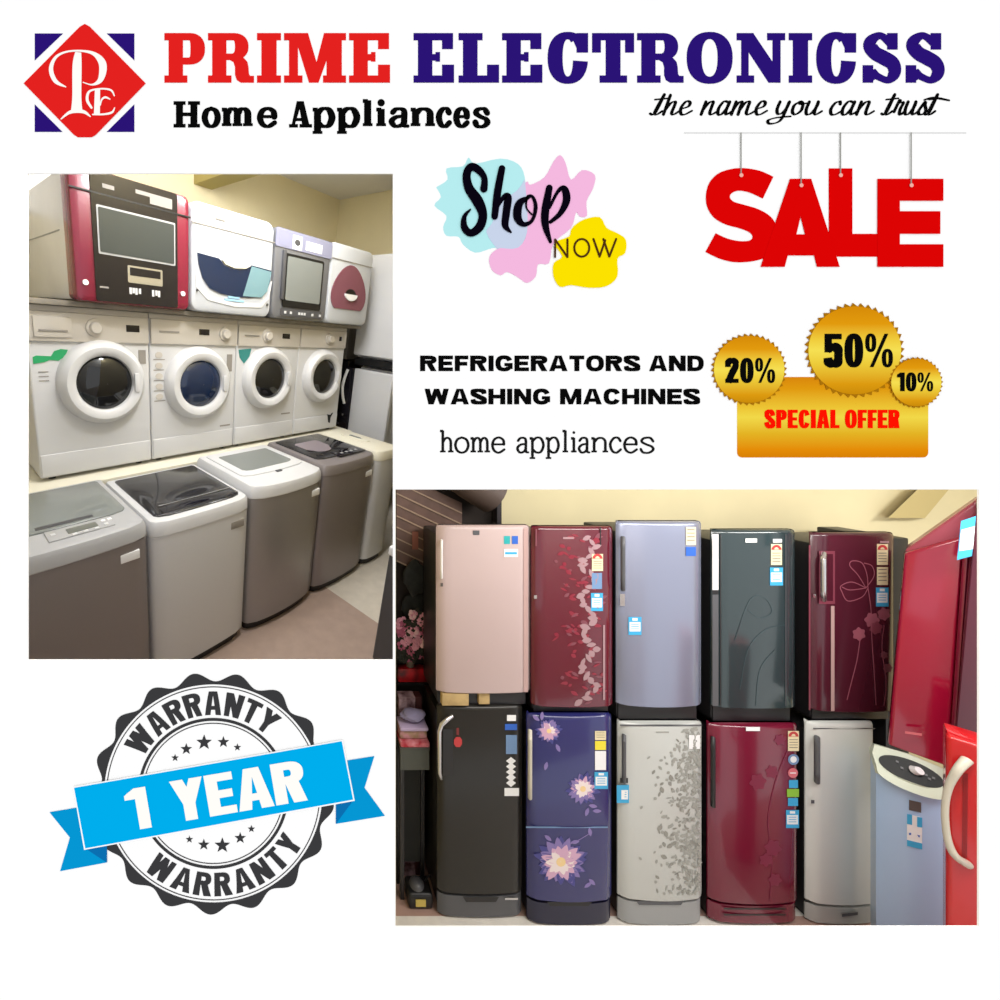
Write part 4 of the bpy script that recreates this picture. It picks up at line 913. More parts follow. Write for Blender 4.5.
class Fridge:
    def __init__(s, lab, px, pyt, pyb, m, d=2.54, bulge=.014, depth=.34, cab=None, base=None, restpx=None, ztop_drop=.07, group='refrigerators stacked two high'):
        dd = .036; px = (px[0] + (px[0] - PX) * dd / (d + dd), px[1] + 2.5); s.px, s.d, s.b = px, d, bulge; s.k = d / F; s.x0, s.x1 = (px[0] - PX) * s.k, (px[1] - PX) * s.k
        s.z = lambda py: HC - (py - PY) * s.k; s.yf = d - 1
        zb = s.z(pyb); zr = s.z(restpx) if restpx else 0.0
        s.t = Thing('refrigerator', lab, 'refrigerator', ((s.x0 + s.x1) / 2, s.yf + depth / 2, zr if restpx else 0), group)
        cabm = MR[cab] if cab else m
        z0 = (s.z(base[0]) if base else zb); zt = s.z(pyt)
        cb0 = zr + .012 if restpx else .03
        s.t.part('cabinet', MB().box(s.x0 + .012, s.x1 - .012, s.yf + dd, s.yf + depth, cb0, zt - ztop_drop, cabm, .012))
        mb = MB(); lv = [(zb, .008), (zb + .008, 0), (zt - .02, 0), (zt - .006, .006), (zt, .016)]
        mb.loft([ringb(s.x0 + a, s.x1 - a, s.yf + a, s.yf + dd - .004, z, bulge, .03, 14) for z, a in lv], m)
        s.door = s.t.part('door', mb); s.n = 0
        if base:
            mb = MB(); z1 = s.z(base[0] + 1.2); zz = s.z(base[1])
            zz = max(zz, .004)
            mb.loft([ringb(s.x0 + .004 + a, s.x1 - .004 - a, s.yf + .004 + a, s.yf + dd, z, bulge * .8, .03, 14) for z, a in ((zz, .01), (zz + .01, 0), (z1, 0))], base[2])
            s.base = s.t.part('base_drawer', mb)
            ft = MB(); ft.box(s.x0 + .03, s.x1 - .03, s.yf + .05, s.yf + depth - .05, 0, .034, MR['dark']); s.t.part('feet', ft)
        else:
            ft = MB(); ft.box(s.x0 + .02, s.x1 - .02, s.yf + .03, s.yf + depth - .02, zr, zb + .01 if zb - zr > .02 else zr + .02, MR['dark'], .004); s.t.part('base', ft)
    def F(s, off):
        def f(px, py):
            dl = s.d
            for _ in range(3):
                u = max(0, min(1, ((px - PX) * dl / F - s.x0) / (s.x1 - s.x0))); dl = s.d - s.b * (1 - (2 * u - 1) ** 2) - off
            return P(px, py, dl)
        return f
    def dec(s, mb, pts, m, lift=0.0):
        s.n += 1; o = .0014 + lift + (s.n % 40) * 1.2e-5
        mb.prism(pts, s.F(o), s.F(o - .0013), m); return mb
    def part(s, name, mb, parent='door', label=None): return s.t.part(name, mb, s.door if parent == 'door' else parent, label)
    def rect(s, name, a, m, lift=0.0, parent=None):
        return s.t.part(name, s.dec(MB(), [(a[0] + (a[2] - a[0]) * i / 10, a[1]) for i in range(11)] + [(a[2] + (a[0] - a[2]) * i / 10, a[3]) for i in range(11)], MR[m] if isinstance(m, str) else m, lift), s.door if parent is None else parent)
    def sticker(s, a, kind):
        x0, y0, x1, y1 = a; w, h = x1 - x0, y1 - y0; mb = MB()
        R = lambda u0, v0, u1, v1, m, l=.0006: s.dec(mb, [(x0 + u0 * w, y0 + v0 * h), (x0 + u1 * w, y0 + v0 * h), (x0 + u1 * w, y0 + v1 * h), (x0 + u0 * w, y0 + v1 * h)], MR[m], l)
        def disc(cu, cv, r, m, l=.001, a0=0, a1=2 * PI): s.dec(mb, [(x0 + cu * w + r * w * math.cos(a0 + (a1 - a0) * k / 14), y0 + cv * h - r * w * math.sin(a0 + (a1 - a0) * k / 14)) for k in range(14 if a1 - a0 > 6 else 15)], MR[m], l)
        if kind == 'rating':
            R(0, 0, 1, 1, 'sy'); disc(.5, .28, .46, 'sr', .001, 0, PI); disc(.5, .26, .2, 'sy', .0014, 0, PI)
            for k in range(4): R(.12, .42 + .13 * k, .88, .45 + .13 * k, 'sk', .001)
        elif kind == 'cyan':
            R(0, 0, 1, 1, 'sc'); R(.08, .28, .92, .80, 'sw', .001); R(.3, .06, .7, .2, 'sw', .001)
            for k in range(3): R(.2, .38 + .13 * k, .8, .42 + .13 * k, 'sc', .0014)
        elif kind == 'cream':
            R(0, 0, 1, 1, 'sy'); [R(.12, .12 + .2 * k, .88, .16 + .2 * k, 'sk', .001) for k in range(4)]
        elif kind == 'disc': disc(.5, .5, .5, 'sgb'); disc(.5, .5, .3, 'sw', .0014)
        elif kind == 'pinkdisc': disc(.5, .5, .5, 'spk'); R(.2, .45, .8, .55, 'sw', .0014)
        else: R(0, 0, 1, 1, kind)
        s.part('sticker', mb)
    def handle(s, x, y0, y1, m, r=.010, out=.045, bow=0.0, xe=None):
        f = s.F(0); n = 14; pts_ = []
        for i in range(n + 1):
            t = i / n; lift = min(1, math.sin(PI * t) * 2.2)
            p = s.F(out * lift)(x + (bow * math.sin(PI * t)), y0 + (y1 - y0) * t); pts_.append(p)
        s.part('handle', MB().tube(pts_, r, MR[m], 10))
    def leaf(s, mb, cx, cy, l, w, ang, m, lift=.0):
        c, sn = math.cos(ang), math.sin(ang)
        if cx + l * .5 * abs(c) > s.px[1] - 2 or cx - l * .5 * abs(c) < s.px[0] + 2: return
        pts = [(l * (t - .5), w * math.sin(PI * t) ** .8) for t in (0, .2, .45, .7, .9, 1)] + [(l * (t - .5), -w * math.sin(PI * t) ** .8) for t in (.9, .7, .45, .2)]
        x0, x1 = s.px
        pts = [(min(max(cx + a * c - b * sn, x0 + 1.5), x1 - 1.5), cy + a * sn + b * c) for a, b in pts]
        s.dec(mb, pts, MR[m], lift)
    def line(s, mb, pts, w, m, lift=0.0):
        q = catmull(pts, 5)
        L, R = [], []
        for i, p in enumerate(q):
            a = q[max(i - 1, 0)]; b = q[min(i + 1, len(q) - 1)]; dx, dy = b[0] - a[0], b[1] - a[1]; l = math.hypot(dx, dy) or 1
            L.append((p[0] - dy / l * w / 2, p[1] + dx / l * w / 2)); R.append((p[0] + dy / l * w / 2, p[1] - dx / l * w / 2))
        f = s.F(.0016 + lift); n = len(q); mb.add([f(*p) for p in L + R], [(i, i + 1, n + i + 1, n + i) for i in range(n - 1)], MR[m])
    def flower(s, cx, cy, r, seed=1):
        rnd = random.Random(seed); mb = MB()
        for ring_, (m, k, rr_, w) in enumerate((('petd', 15, 1.12, .2), ('pet1', 15, .98, .19), ('pet2', 13, .84, .17), ('pet3', 11, .6, .15))):
            for i in range(k):
                a = 2 * PI * i / k + rnd.uniform(-.2, .2) + ring_ * .3; L = r * rr_ * rnd.uniform(.8, 1.1)
                s.leaf(mb, cx + L * .5 * math.cos(a), cy + L * .5 * math.sin(a), L, r * w, a, m, .0002 * ring_)
        s.dec(mb, [(cx + r * .2 * math.cos(q * PI / 6), cy + r * .2 * math.sin(q * PI / 6)) for q in range(12)], MR['pet4'], .0012)
        return mb
    def lock(s, x, y): s.rect('lock', (x - 1.4, y - 1.8, x + 1.4, y + 1.8), 'chrome', .004)
    def slot(s, a, m='dark', lip='gdark'):
        s.t.part('base_grip', s.dec(MB(), [(a[0], a[1]), (a[2], a[1]), (a[2] - 3, a[3]), (a[0] + 3, a[3])], MR[m], .0006), s.base)

rnd = random.Random(3)
# --- lower row
f = Fridge('black-brown lower refrigerator with a bent chrome handle, at the left', (436, 521.5), 706, 893, MR['blackf'], d=2.577, base=(894, 917.5, MR['gdark']), cab='blackf')
f.rect('handle_recess', (443, 729, 453, 776), 'dark', .0006); f.part('handle', MB().tube([f.F(.004)(452, 716), f.F(.03)(447, 719.5), f.F(.04)(441.5, 724.5), f.F(.045)(439.5, 731), f.F(.045)(439.5, 772), f.F(.004)(441, 778)], [.012, .014, .014, .013, .013, .012], MR['chrome']))
mb = MB(); f.dec(mb, [(454, 740), (456, 737), (460, 737), (462, 740), (462, 744), (460, 747), (456, 747), (454, 744)], MR['sr']); f.dec(mb, [(456.5, 728), (459, 728), (459, 735), (456.5, 735)], mat('label_dull_red', '7a2a2a', rough=.5)); f.part('sticker', mb)
for a, k in (((507, 715, 516, 721), 'sw'), ((505, 724, 517, 730), 'sb'), ((506, 735, 517, 754), 'sgb'), ((504.5, 788, 519, 796), 'sw')): f.sticker(a, k)
mb = MB()
for k in range(5): f.dec(mb, [(511, 758 + 5.5 * k - 1), (516, 762 + 5.5 * k - 1), (511, 766 + 5.5 * k - 1), (506, 762 + 5.5 * k - 1)], MR['sw'])
f.part('sticker', mb); f.slot((463, 897, 499, 902), 'dark'); f.t.part('base_badge', f.dec(MB(), [(505, 898), (518, 898), (518, 900), (505, 900)], MR['chrome'], .0008), f.base)
f = Fridge('indigo lower refrigerator printed with large pink and white blossoms', (525.5, 611.5), 715, 900, MR['navy'], bulge=.02, base=(901, 925, mat('base_navy', '20203a', rough=.35)), cab='dark')
f.handle(530, 730, 798, 'hcream', .012, .045)
for i, (x, y, r) in enumerate(((549, 731, 12), (583, 789, 15), (561, 862, 24))): f.part('flower_print', f.flower(x, y, r, i + 1))
mb = MB()
for x, y in ((536, 718), (542, 716), (558, 748), (546, 766), (587, 812), (593, 806), (597, 811), (588, 885), (592, 882), (548, 838), (575, 842), (590, 832)): f.leaf(mb, x, y, 9, 2, rnd.uniform(0, 3), 'pet1')
f.line(mb, [(548, 842), (560, 846), (575, 842), (592, 832)], .8, 'pet1'); f.part('petal_print', mb)['kind'] = 'stuff'
f.rect('door_seam', (526, 826.5, 608, 828), 'sgb', .0003)
f.sticker((595, 731, 606, 740), 'cream'); f.sticker((595, 741, 606, 750), 'sye'); f.sticker((595, 751, 606, 770), 'sw'); f.sticker((594.5, 772, 608, 789), 'cyan')
f.slot((547, 902, 592, 906), 'dark')
f = Fridge('silver lower refrigerator with grey leaves printed down its right side', (616, 702.5), 723, 899, MR['silv'], bulge=.02, base=(900, 925.5, mat('base_silver', '9fa1a2', rough=.4)), cab='blackf')
f.handle(624, 735, 782, 'gdark', .011, .035); f.rect('handle_end', (620, 778, 628, 783), 'dark', .004)
mb = MB()
for k in range(520):
    t = rnd.random(); v = rnd.random(); y = 728 + 166 * v
    x = 700 - abs(rnd.gauss(0, 17)) * (1 if v > .15 else .7)
    f.leaf(mb, x, y, rnd.uniform(2.5, 6), rnd.uniform(.7, 1.8), rnd.uniform(0, 6.3), rnd.choice(['gleaf', 'gleaf2', 'gleaf2', 'gleaf2']))
for x, y in ((666, 834), (664, 857), (670, 846), (671, 778), (660, 828), (662, 790)): f.leaf(mb, x, y, 7, 2.2, rnd.uniform(0, 3), 'gleaf', .0003)
f.part('leaf_print', mb)['kind'] = 'stuff'; f.rect('logo', (656, 731.5, 669, 733), 'gleaf2'); f.sticker((689, 735, 700, 749), 'sw'); f.sticker((616.8, 785, 629, 803), 'cyan')
f.rect('top_trim', (620, 724.5, 702, 726), 'gdark'); f.slot((636, 901, 684, 905), 'gdark')
f = Fridge('wine-red lower refrigerator with a dark handle and a column of stickers', (705.5, 798.5), 725, 902, MR['wine'], bulge=.02, base=(903, 923, MR['wine']), cab='dark')
f.handle(713, 737, 806, 'dark', .012, .03)
mb = MB()
for cx, cy, r in ((758, 782, 9), (772, 772, 7), (773, 848, 9), (766, 860, 7), (780, 740, 6), (775, 880, 7)):
    for i in range(6): a = i * PI / 3 + cx; f.leaf(mb, cx + r * .5 * math.cos(a), cy + r * .5 * math.sin(a), r, r * .40, a, 'wf')
f.line(mb, [(770, 900), (772, 860), (768, 820), (776, 780), (788, 750)], .9, 'wf'); f.part('flower_print', mb)
f.rect('logo', (746, 727, 760, 731), 'sw', .001)
for a, k in (((788, 731, 799, 751), 'rating'), ((788, 754, 799, 765), 'disc'), ((788, 768, 798, 778), 'pinkdisc'), ((789, 780, 798, 788), 'sc'), ((787, 789, 799, 797), 'sg'), ((788, 798, 798, 806), 'sc'), ((786, 810, 799, 828), 'cyan')): f.sticker(a, k)
for y in (908, 914): f.t.part('base_groove', f.dec(MB(), [(724, y), (786, y), (786, y + 1.6), (724, y + 1.6)], MR['dark'], .0006), f.base)
f = Fridge('plain pale grey lower refrigerator with a grey bar handle, beside the blue washer', (803, 875), 723, 904, MR['pale'], base=(905.5, 925, mat('base_pale', 'a9aba8', rough=.4)), cab='dark')
f.handle(817, 737, 782, 'gdark', .013, .04); f.rect('lock', (811, 800, 814.5, 803.5), 'gdark', .003); f.rect('top_seam', (813, 728, 875, 729), 'gdark')
f.t.part('base_print', f.dec(MB(), [(842, 914), (858, 912), (858, 915), (842, 917)], MR['gdark'], .0006), f.base)
# --- upper row
f = Fridge('pale rose upper refrigerator above the black-brown one', (435.5, 529), 525.5, 693, MR['rose'], d=2.56, restpx=707.3, cab='dark')
f.handle(441.5, 540, 578, 'hw', .008, .03); f.rect('door_edge_strip', (523.5, 528, 528, 692), 'stripp'); f.rect('logo', (473, 530.5, 479.5, 535), 'gdark', .001)
for a, k in (((504, 536, 510, 544), 'ste'), ((512, 536, 518, 544), 'sb'), ((504, 549, 518, 557), 'sw'), ((505, 552, 517, 554.5), 'sc')): f.sticker(a, k)
f.rect('lock', (440.5, 583, 443, 586.5), 'sk', .003)
f.t.part('wood_block', MB().box(f.x0 + .03, f.x0 + .20, f.yf - .004, f.yf + .16, f.z(705.4), f.z(693.5), MR['wood'], .004)); f.t.part('wood_block', MB().box(f.x0 + .27, f.x0 + .34, f.yf + .01, f.yf + .12, f.z(705.4), f.z(694.5), MR['wood'], .004))
f = Fridge('maroon upper refrigerator with a column of pale printed leaves', (530, 612.5), 526.5, 707, MR['maroon'], restpx=714.4, cab='dark')
mb = MB()
for k in range(120):
    v = rnd.random(); y = 535 + 168 * v; x = 600 - 42 * rnd.random() ** 1.6 - 6 * math.sin(v * 12)
    f.leaf(mb, x, y, rnd.uniform(4, 9), rnd.uniform(.8, 2.2), rnd.uniform(-.7, .7), rnd.choice(['leafr', 'leafr', 'leafd']))
for k in range(38):
    y = 538 + 4.45 * k; x = 588 + 7 * math.sin(k * .8) + rnd.uniform(-3, 3); a = rnd.uniform(-1.2, 1.2)
    f.leaf(mb, x, y, rnd.uniform(8, 12), rnd.uniform(2.0, 3.4), a, 'leaf', .0004)
f.part('leaf_print', mb)['kind'] = 'stuff'; f.rect('concealed_grip', (535.5, 529, 537, 546), 'leafd', .001); f.rect('logo', (563, 537, 574, 539), 'leaf', .001)
f.rect('door_groove', (600, 527, 601, 545), 'dark', .0012)
for a, k in (((592, 554, 603, 571), 'rating'), ((592, 573, 602, 589), 'sgb'), ((591, 593, 603, 611), 'cyan')): f.sticker(a, k)
f.lock(535.5, 597); f.rect('painted_highlight', (603, 625, 605, 700), 'leaf', .0006)  # pale strip at the right edge is a highlight painted on the door
f = Fridge('lavender-grey upper refrigerator with a rounded front', (614.5, 702), 521.5, 706, MR['lav'], bulge=.025, restpx=722.4, cab='dark')
f.handle(623, 537, 590, 'gdark', .012, .03); f.rect('handle_end', (620, 594, 625, 606), 'chrome', .003)
for a, k in (((686, 527, 696, 545), 'cream'), ((686, 547, 696, 556), 'sb'), ((628.5, 617, 641.5, 635), 'cyan')): f.sticker(a, k)
f = Fridge('dark green-black upper refrigerator with a long white grip', (709, 796.5), 530, 708.5, MR['dgreen'], bulge=.012, restpx=724.4, cab='dark')
f.rect('grip', (712.5, 534, 718.5, 590), 'hw', .004); f.rect('grip_end', (712.5, 590, 718.5, 594), 'dark', .005); f.rect('grip_recess', (712.5, 594.5, 718.5, 706), 'gdark', .001); f.rect('grip_line', (720, 534, 721, 706), 'dark', .001)
f.rect('logo', (745.5, 538.5, 757, 542.5), 'sw', .001); f.rect('logo', (773, 539, 782, 542.5), 'sw', .001)
f.rect('edge_line', (785.5, 534, 786.2, 706), 'gdark', .001)
mb = MB(); f.line(mb, [(735, 640), (750, 600), (765, 598), (772, 612), (760, 618), (748, 610)], .8, 'gline'); f.line(mb, [(740, 690), (748, 650), (765, 630), (785, 625)], .8, 'gline'); f.line(mb, [(756, 706), (760, 670), (775, 650)], .8, 'gline'); f.part('line_print', mb)
for a, k in (((771, 544, 782, 565), 'rating'), ((770, 567.5, 783, 585.5), 'cyan')): f.sticker(a, k)
f = Fridge('plum upper refrigerator with pink outline flowers and a chrome handle', (808, 896), 533, 712, MR['plum'], bulge=.012, restpx=722.4, cab='dark')
f.rect('handle_recess', (819, 551, 835, 604), 'pinkfill', .0008); f.rect('handle_recess', (821, 554, 833, 601), 'plum', .0012); f.handle(823.5, 553, 600, 'chrome', .013, .035)
f.rect('vertical_trim', (831, 606, 834.5, 711), 'stripp', .0012); f.rect('edge_trim', (808.8, 545, 810.5, 710), 'pinkfill', .0012); f.lock(814.5, 596)
mb = MB(); L = lambda p, w=.9, m='pinkline': f.line(mb, p, w, m, .0004)
L([(866, 588), (858, 575), (850, 566), (852, 561), (862, 563), (867, 575), (868, 588)]); L([(868, 588), (862, 597), (848, 601), (842, 592), (841, 586), (852, 582), (866, 588)]); L([(866, 588), (874, 576), (872, 566), (864, 563)]); L([(866, 588), (850, 590), (842, 587)]); L([(868, 588), (871, 610), (872, 640), (874, 670), (876, 705)])
L([(860, 640), (857, 660), (852, 680), (847, 700)]); L([(884, 625), (882, 650), (886, 680), (884, 706)])
for cx, cy, r, m in ((872, 620, 8, 'pinkline'), (884, 614, 7, 'pinkline'), (876, 628, 7, 'pinkfill'), (859, 634, 7, 'pinkline'), (888, 668, 5, 'leafd'), (884, 655, 4, 'leafd')):
    for i in range(6): a = i * PI / 3 + cy; f.leaf(mb, cx + r * .5 * math.cos(a), cy + r * .5 * math.sin(a), r, r * .42, a, m)
f.part('flower_print', mb)
for a, k in (((877, 544, 888, 565), 'rating'), ((877, 567, 888, 585), 'cream'), ((876, 587.5, 888.5, 606.5), 'cyan')): f.sticker(a, k)
f.rect('logo', (880, 541, 889, 543), 'leaf', .001)
t = Thing('refrigerator', 'black sliver of a further refrigerator between the plum and crimson ones', 'refrigerator', P(900, 720, 2.6))
t.part('cabinet', MB().box(P(886, 0, 2.6).x, P(909, 0, 2.6).x, 1.6, 1.95, P(0, 712, 2.6).z, P(0, 538, 2.6).z, MR['dark'], .01))
t.part('stand', MB().box(P(886, 0, 2.6).x, P(909, 0, 2.6).x, 1.6, 1.95, 0, P(0, 712, 2.6).z - .002, MR['dark'], .004))

# --- crimson refrigerator standing on the blue washer
def hexa(name, t, front, depthvec, m, parent=None, sub=None):
    A = [P(*p) for p in front]; B = [p + Vector(depthvec) for p in A]; b = bmesh.new()
    vs = [b.verts.new(p) for p in A + B]
    for q_ in ((0, 1, 2, 3), (4, 5, 6, 7), (0, 1, 5, 4), (1, 2, 6, 5), (2, 3, 7, 6), (3, 0, 4, 7)): b.faces.new([vs[i] for i in q_])
    bmesh.ops.recalc_face_normals(b, faces=b.faces); bmesh.ops.bevel(b, geom=list(b.edges), offset=.014, segments=3, affect='EDGES', profile=.6)
    return t.part(name, MB().bm(b, m), parent)
t = Thing('refrigerator', 'glossy crimson refrigerator leaning above the blue washer', 'refrigerator', P(888, 752, 2.35))
hexa('cabinet', t, [(905, 557, 2.40), (889, 746, 2.40), (950, 766, 2.25), (966, 541, 2.25)], (.20, .13, 0), MR['red1'])
dr = hexa('door', t, [(905, 553, 2.35), (888, 745, 2.35), (948, 767, 2.20), (964, 536, 2.20)], (.06, .045, 0), MR['red1'])
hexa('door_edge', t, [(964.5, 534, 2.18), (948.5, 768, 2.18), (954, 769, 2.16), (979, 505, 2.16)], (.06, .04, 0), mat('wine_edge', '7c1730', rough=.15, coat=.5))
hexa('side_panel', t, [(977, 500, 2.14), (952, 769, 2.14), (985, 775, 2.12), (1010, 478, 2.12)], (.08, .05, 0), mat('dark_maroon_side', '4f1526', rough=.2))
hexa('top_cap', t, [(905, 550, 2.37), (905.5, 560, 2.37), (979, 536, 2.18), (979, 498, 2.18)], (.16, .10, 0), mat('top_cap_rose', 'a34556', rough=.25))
def quadsticker(t, pts, m, parent, z=.0):
    A = [P(*p) for p in pts]; mb = MB(); mb.poly(A, m); mb.poly([p + Vector((.0, .001, 0)) for p in A], m); return mb
mb = MB()
for pts_, mm in (([(961, 521, 2.10), (957, 560, 2.10), (972, 556, 2.10), (976, 516, 2.10)], 'sc'), ([(961, 530, 2.098), (959, 551, 2.098), (973, 549, 2.098), (975, 526, 2.098)], 'sw')): mb.poly([P(*p) for p in pts_], MR[mm])
t.part('sticker', mb, dr)
ft_ = MB(); ft_.box(3.52, 3.62, 1.34, 1.38, 1.272, 1.286, MR['dark']); t.part('feet', ft_)
mb = MB(); mb.poly([P(905, 731, 2.28), P(905, 733.5, 2.28), P(922, 736, 2.235), P(922, 733.5, 2.235)], MR['spk']); t.part('logo', mb, dr)

# --- blue washer: front face frame
wl, wr = P(876, 440, 2.35), P(947, 440, 2.18)
e1 = Vector((wr.x - wl.x, wr.y - wl.y, 0)); WW = e1.length; e1.normalize(); e2 = Vector((-e1.y, e1.x, 0))
def WP(u, v, z): return Vector((wl.x, wl.y, 0)) + e1 * (u * WW) + e2 * v + Vector((0, 0, z))
t = Thing('washing_machine', 'pale blue washing machine with a cream top and black oval control panel', 'washing machine', WP(.5, .2, 0))
zt = 1.175
def wring(z, a=0.0, dd=.22, bl=.03):
    p = [WP(u, a * .6 - bl * (1 - (2 * u - 1) ** 2), z) for u in [(a + (1 - 2 * a) * i / 14) for i in range(15)]]
    return p + [WP(1 - a, dd, z), WP(a, dd, z)]
t.part('body', MB().loft([wring(0.03, .03), wring(.06, .0), wring(zt - .06, .0), wring(zt - .045, .005)], MR['blue']))
t.part('base', MB().loft([wring(0.0, .05), wring(.032, .05)], MR['dark']))
top = t.part('top_cover', MB().loft([wring(zt - .046, -.015), wring(zt - .01, -.025), wring(zt - .004, .02), wring(zt + .002, .08)], MR['pcream']))
def TPn(u, v, l=.0):                          # sloping control fascia: from the front rim up to the rear of the top
    z = zt - .025 + .11 * v
    return WP(u, -.05 + .10 * v - l * .8, z + l)
fas = MB(); fas.prism([(.0, .22)] + [(.5 - .5 * math.cos(PI * k / 12), .10 - .34 * math.sin(PI * k / 12)) for k in range(13)] + [(1, .22), (1.03, .6), (1, 1), (.5, 1.12), (.0, 1.05), (-.05, .7)], lambda u, v: TPn(u, v, .0), lambda u, v: TPn(u, v) + e2 * .10 + Vector((0, 0, -.04)), MR['pcream']); fa_ = t.part('control_fascia', fas, top)
ov = [(.50 + .46 * math.cos(a), .50 + .40 * math.sin(a)) for a in [2 * PI * k / 36 for k in range(36)]]
o_ = MB(); o_.prism(ov, lambda u, v: TPn(u, v, .004), lambda u, v: TPn(u, v, -.002), mat('control_black', '17191a', rough=.45, spec=.25)); cpn = t.part('control_panel', o_, top)
kc = TPn(.56, .55, .008); kn = MB(); kn.tube([kc, kc + Vector((-.004, -.022, .016))], [.022, .018], M['led'], 20); t.part('dial', kn, top)
for u, v in ((.3, .62), (.36, .45), (.7, .5), (.74, .4), (.8, .48)): t.part('button', MB().prism([(u, v), (u + .04, v), (u + .04, v + .07), (u, v + .07)], lambda a, b: TPn(a, b, .008), lambda a, b: TPn(a, b, .002), MR['gdark']), top)
def WF(off):
    def f(px, py):
        u = (px - 876) / 71.0; d = 2.35 - .17 * u
        return WP(u, -.035 * (1 - (2 * u - 1) ** 2) - off, HC - (py - PY) * (d - .03) / F)
    return f
def wst(pts_, m, l=.002): return MB().prism(pts_, WF(l), WF(l - .0015), MR[m])
t.part('label_badge', wst([(909, 801), (921, 804), (921, 814), (909, 811)], 'sk'))
mb = MB()
for pts_, m, l in (([(907, 815), (922, 819), (922, 851), (907, 847)], 'sw', .002), ([(907, 815), (912, 816), (912, 826), (907, 825)], 'sc', .003), ([(917, 818), (922, 819), (922, 829), (917, 828)], 'sc', .003), ([(907, 841), (922, 845), (922, 851), (907, 847)], 'sc', .003), ([(909, 834), (911, 834), (911, 836), (909, 836)], 'sb', .003), ([(917, 836), (920, 837), (919, 839)], 'sb', .003)): mb.prism(pts_, WF(l), WF(l - .0015), MR[m])
t.part('sticker', mb)

# --- bright red refrigerator cut by the right edge
t = Thing('refrigerator', 'bright red refrigerator with a large bowed cream handle, lower right corner', 'refrigerator', P(960, 1020, 2.02))
rc = P(946, 0, 1.95); ang = -math.radians(53)
def RT(mb):
    ca, sa = math.cos(ang), math.sin(ang)
    mb.v = [Vector((rc.x + v.x * ca - v.y * sa, rc.y + v.x * sa + v.y * ca, v.z)) for v in mb.v]; return mb
za = P(0, 735, 1.95).z
def RS(x, y, off=0.0):                        # grid point dropped on the turned door plane
    n = Vector((math.sin(ang), -math.cos(ang))); o = Vector((rc.x, rc.y)) + n * off
    dx = (x - PX) / F; d = (n.x * o.x + n.y * (o.y + 1.0)) / (n.x * dx + n.y); return P(x, y, d)
t.part('cabinet', RT(MB().box(.008, .42, .056, .19, .02, za - .01, MR['red2'], .012))); dr = t.part('door', RT(MB().box(0, .43, 0, .05, .06, za, MR['red2'], .018, 4)))
hq = catmull([(967, 760), (957, 771), (948, 789), (945, 812), (947.5, 838), (954.5, 855), (967, 864)], 4)
hp = [RS(x, y, .006 + .045 * min(1, 2 * math.sin(PI * i / (len(hq) - 1)))) for i, (x, y) in enumerate(hq)]
t.part('handle', MB().tube(hp, [.018 - .007 * math.sin(PI * i / (len(hq) - 1)) for i in range(len(hq))], MR['hcream'], 12), dr)
mb = MB(); mb.prism([(963, 774), (968, 774), (967, 858), (962, 858)], lambda x, y: RS(x, y, .003), lambda x, y: RS(x, y, -.001), mat('deep_red', '8e0f14', rough=.3)); t.part('door_groove', mb, dr)
t.part('feet', RT(MB().box(.03, .40, .05, .17, 0, .024, MR['dark'])))

# --- left background of the right room
DKW = mat('dark_brown_wall', '2c2420', rough=.9, noise=.3, scale=6)
wbox('trim_2', P(KP + 1.6, 0, 3.0).x + .01, P(500.3, 0, 3.05).x, 3.03, 3.055, 0, 3.3, DKW)
t = Thing('roller_shutter', 'brown slatted roller shutter hanging at a slant in the upper left corner', 'roller shutter', P(420, 560, 2.98))
SB = mat('shutter_brown', '6b5148', rough=.55, noise=.25, scale=10); SE = mat('shutter_edge', '9c8470', rough=.5)
for k in range(8):
    y0 = 472 + 11.2 * k; f_ = lambda x, y: P(x, y, 2.99); g_ = lambda x, y: P(x, y, 3.015)
    xe = 462 if k < 6 else 440
    sl = t.part('slat', MB().prism([(396.5, y0), (xe, y0 + .47 * (xe - 396)), (xe, y0 + 9.4 + .47 * (xe - 396)), (396.5, y0 + 9.4)], f_, g_, SB))
    t.part('slat_edge', MB().prism([(396.5, y0 + 9.4), (xe, y0 + 9.4 + .47 * (xe - 396)), (xe, y0 + 11.0 + .47 * (xe - 396)), (396.5, y0 + 11.0)], lambda x, y: P(x, y, 2.982), g_, SE), sl)
t.part('pull_strap', MB().box(P(414, 0, 2.93).x, P(420, 0, 2.93).x, 1.972, 1.98, P(0, 551, 2.93).z, P(0, 533, 2.93).z, mat('strap_rust', '8a5548', rough=.7)))
t = Thing('shutter_housing', 'dark round shutter housing above the pale rose refrigerator', 'shutter housing', P(480, 522, 2.9))
t.part('barrel', MB().tube([P(446, 464, 2.88), P(470, 481, 2.88), P(494, 496, 2.88)], [.13, .135, .135], mat('housing_brown', '51433d', rough=.6), 20)); t.part('end_plate', MB().box(P(496.5, 0, 2.95).x, P(500.5, 0, 2.95).x, 1.94, 2.02, P(0, 524, 2.95).z, P(0, 470, 2.95).z, mat('housing_plate', '2e2a2e', rough=.6), .003))
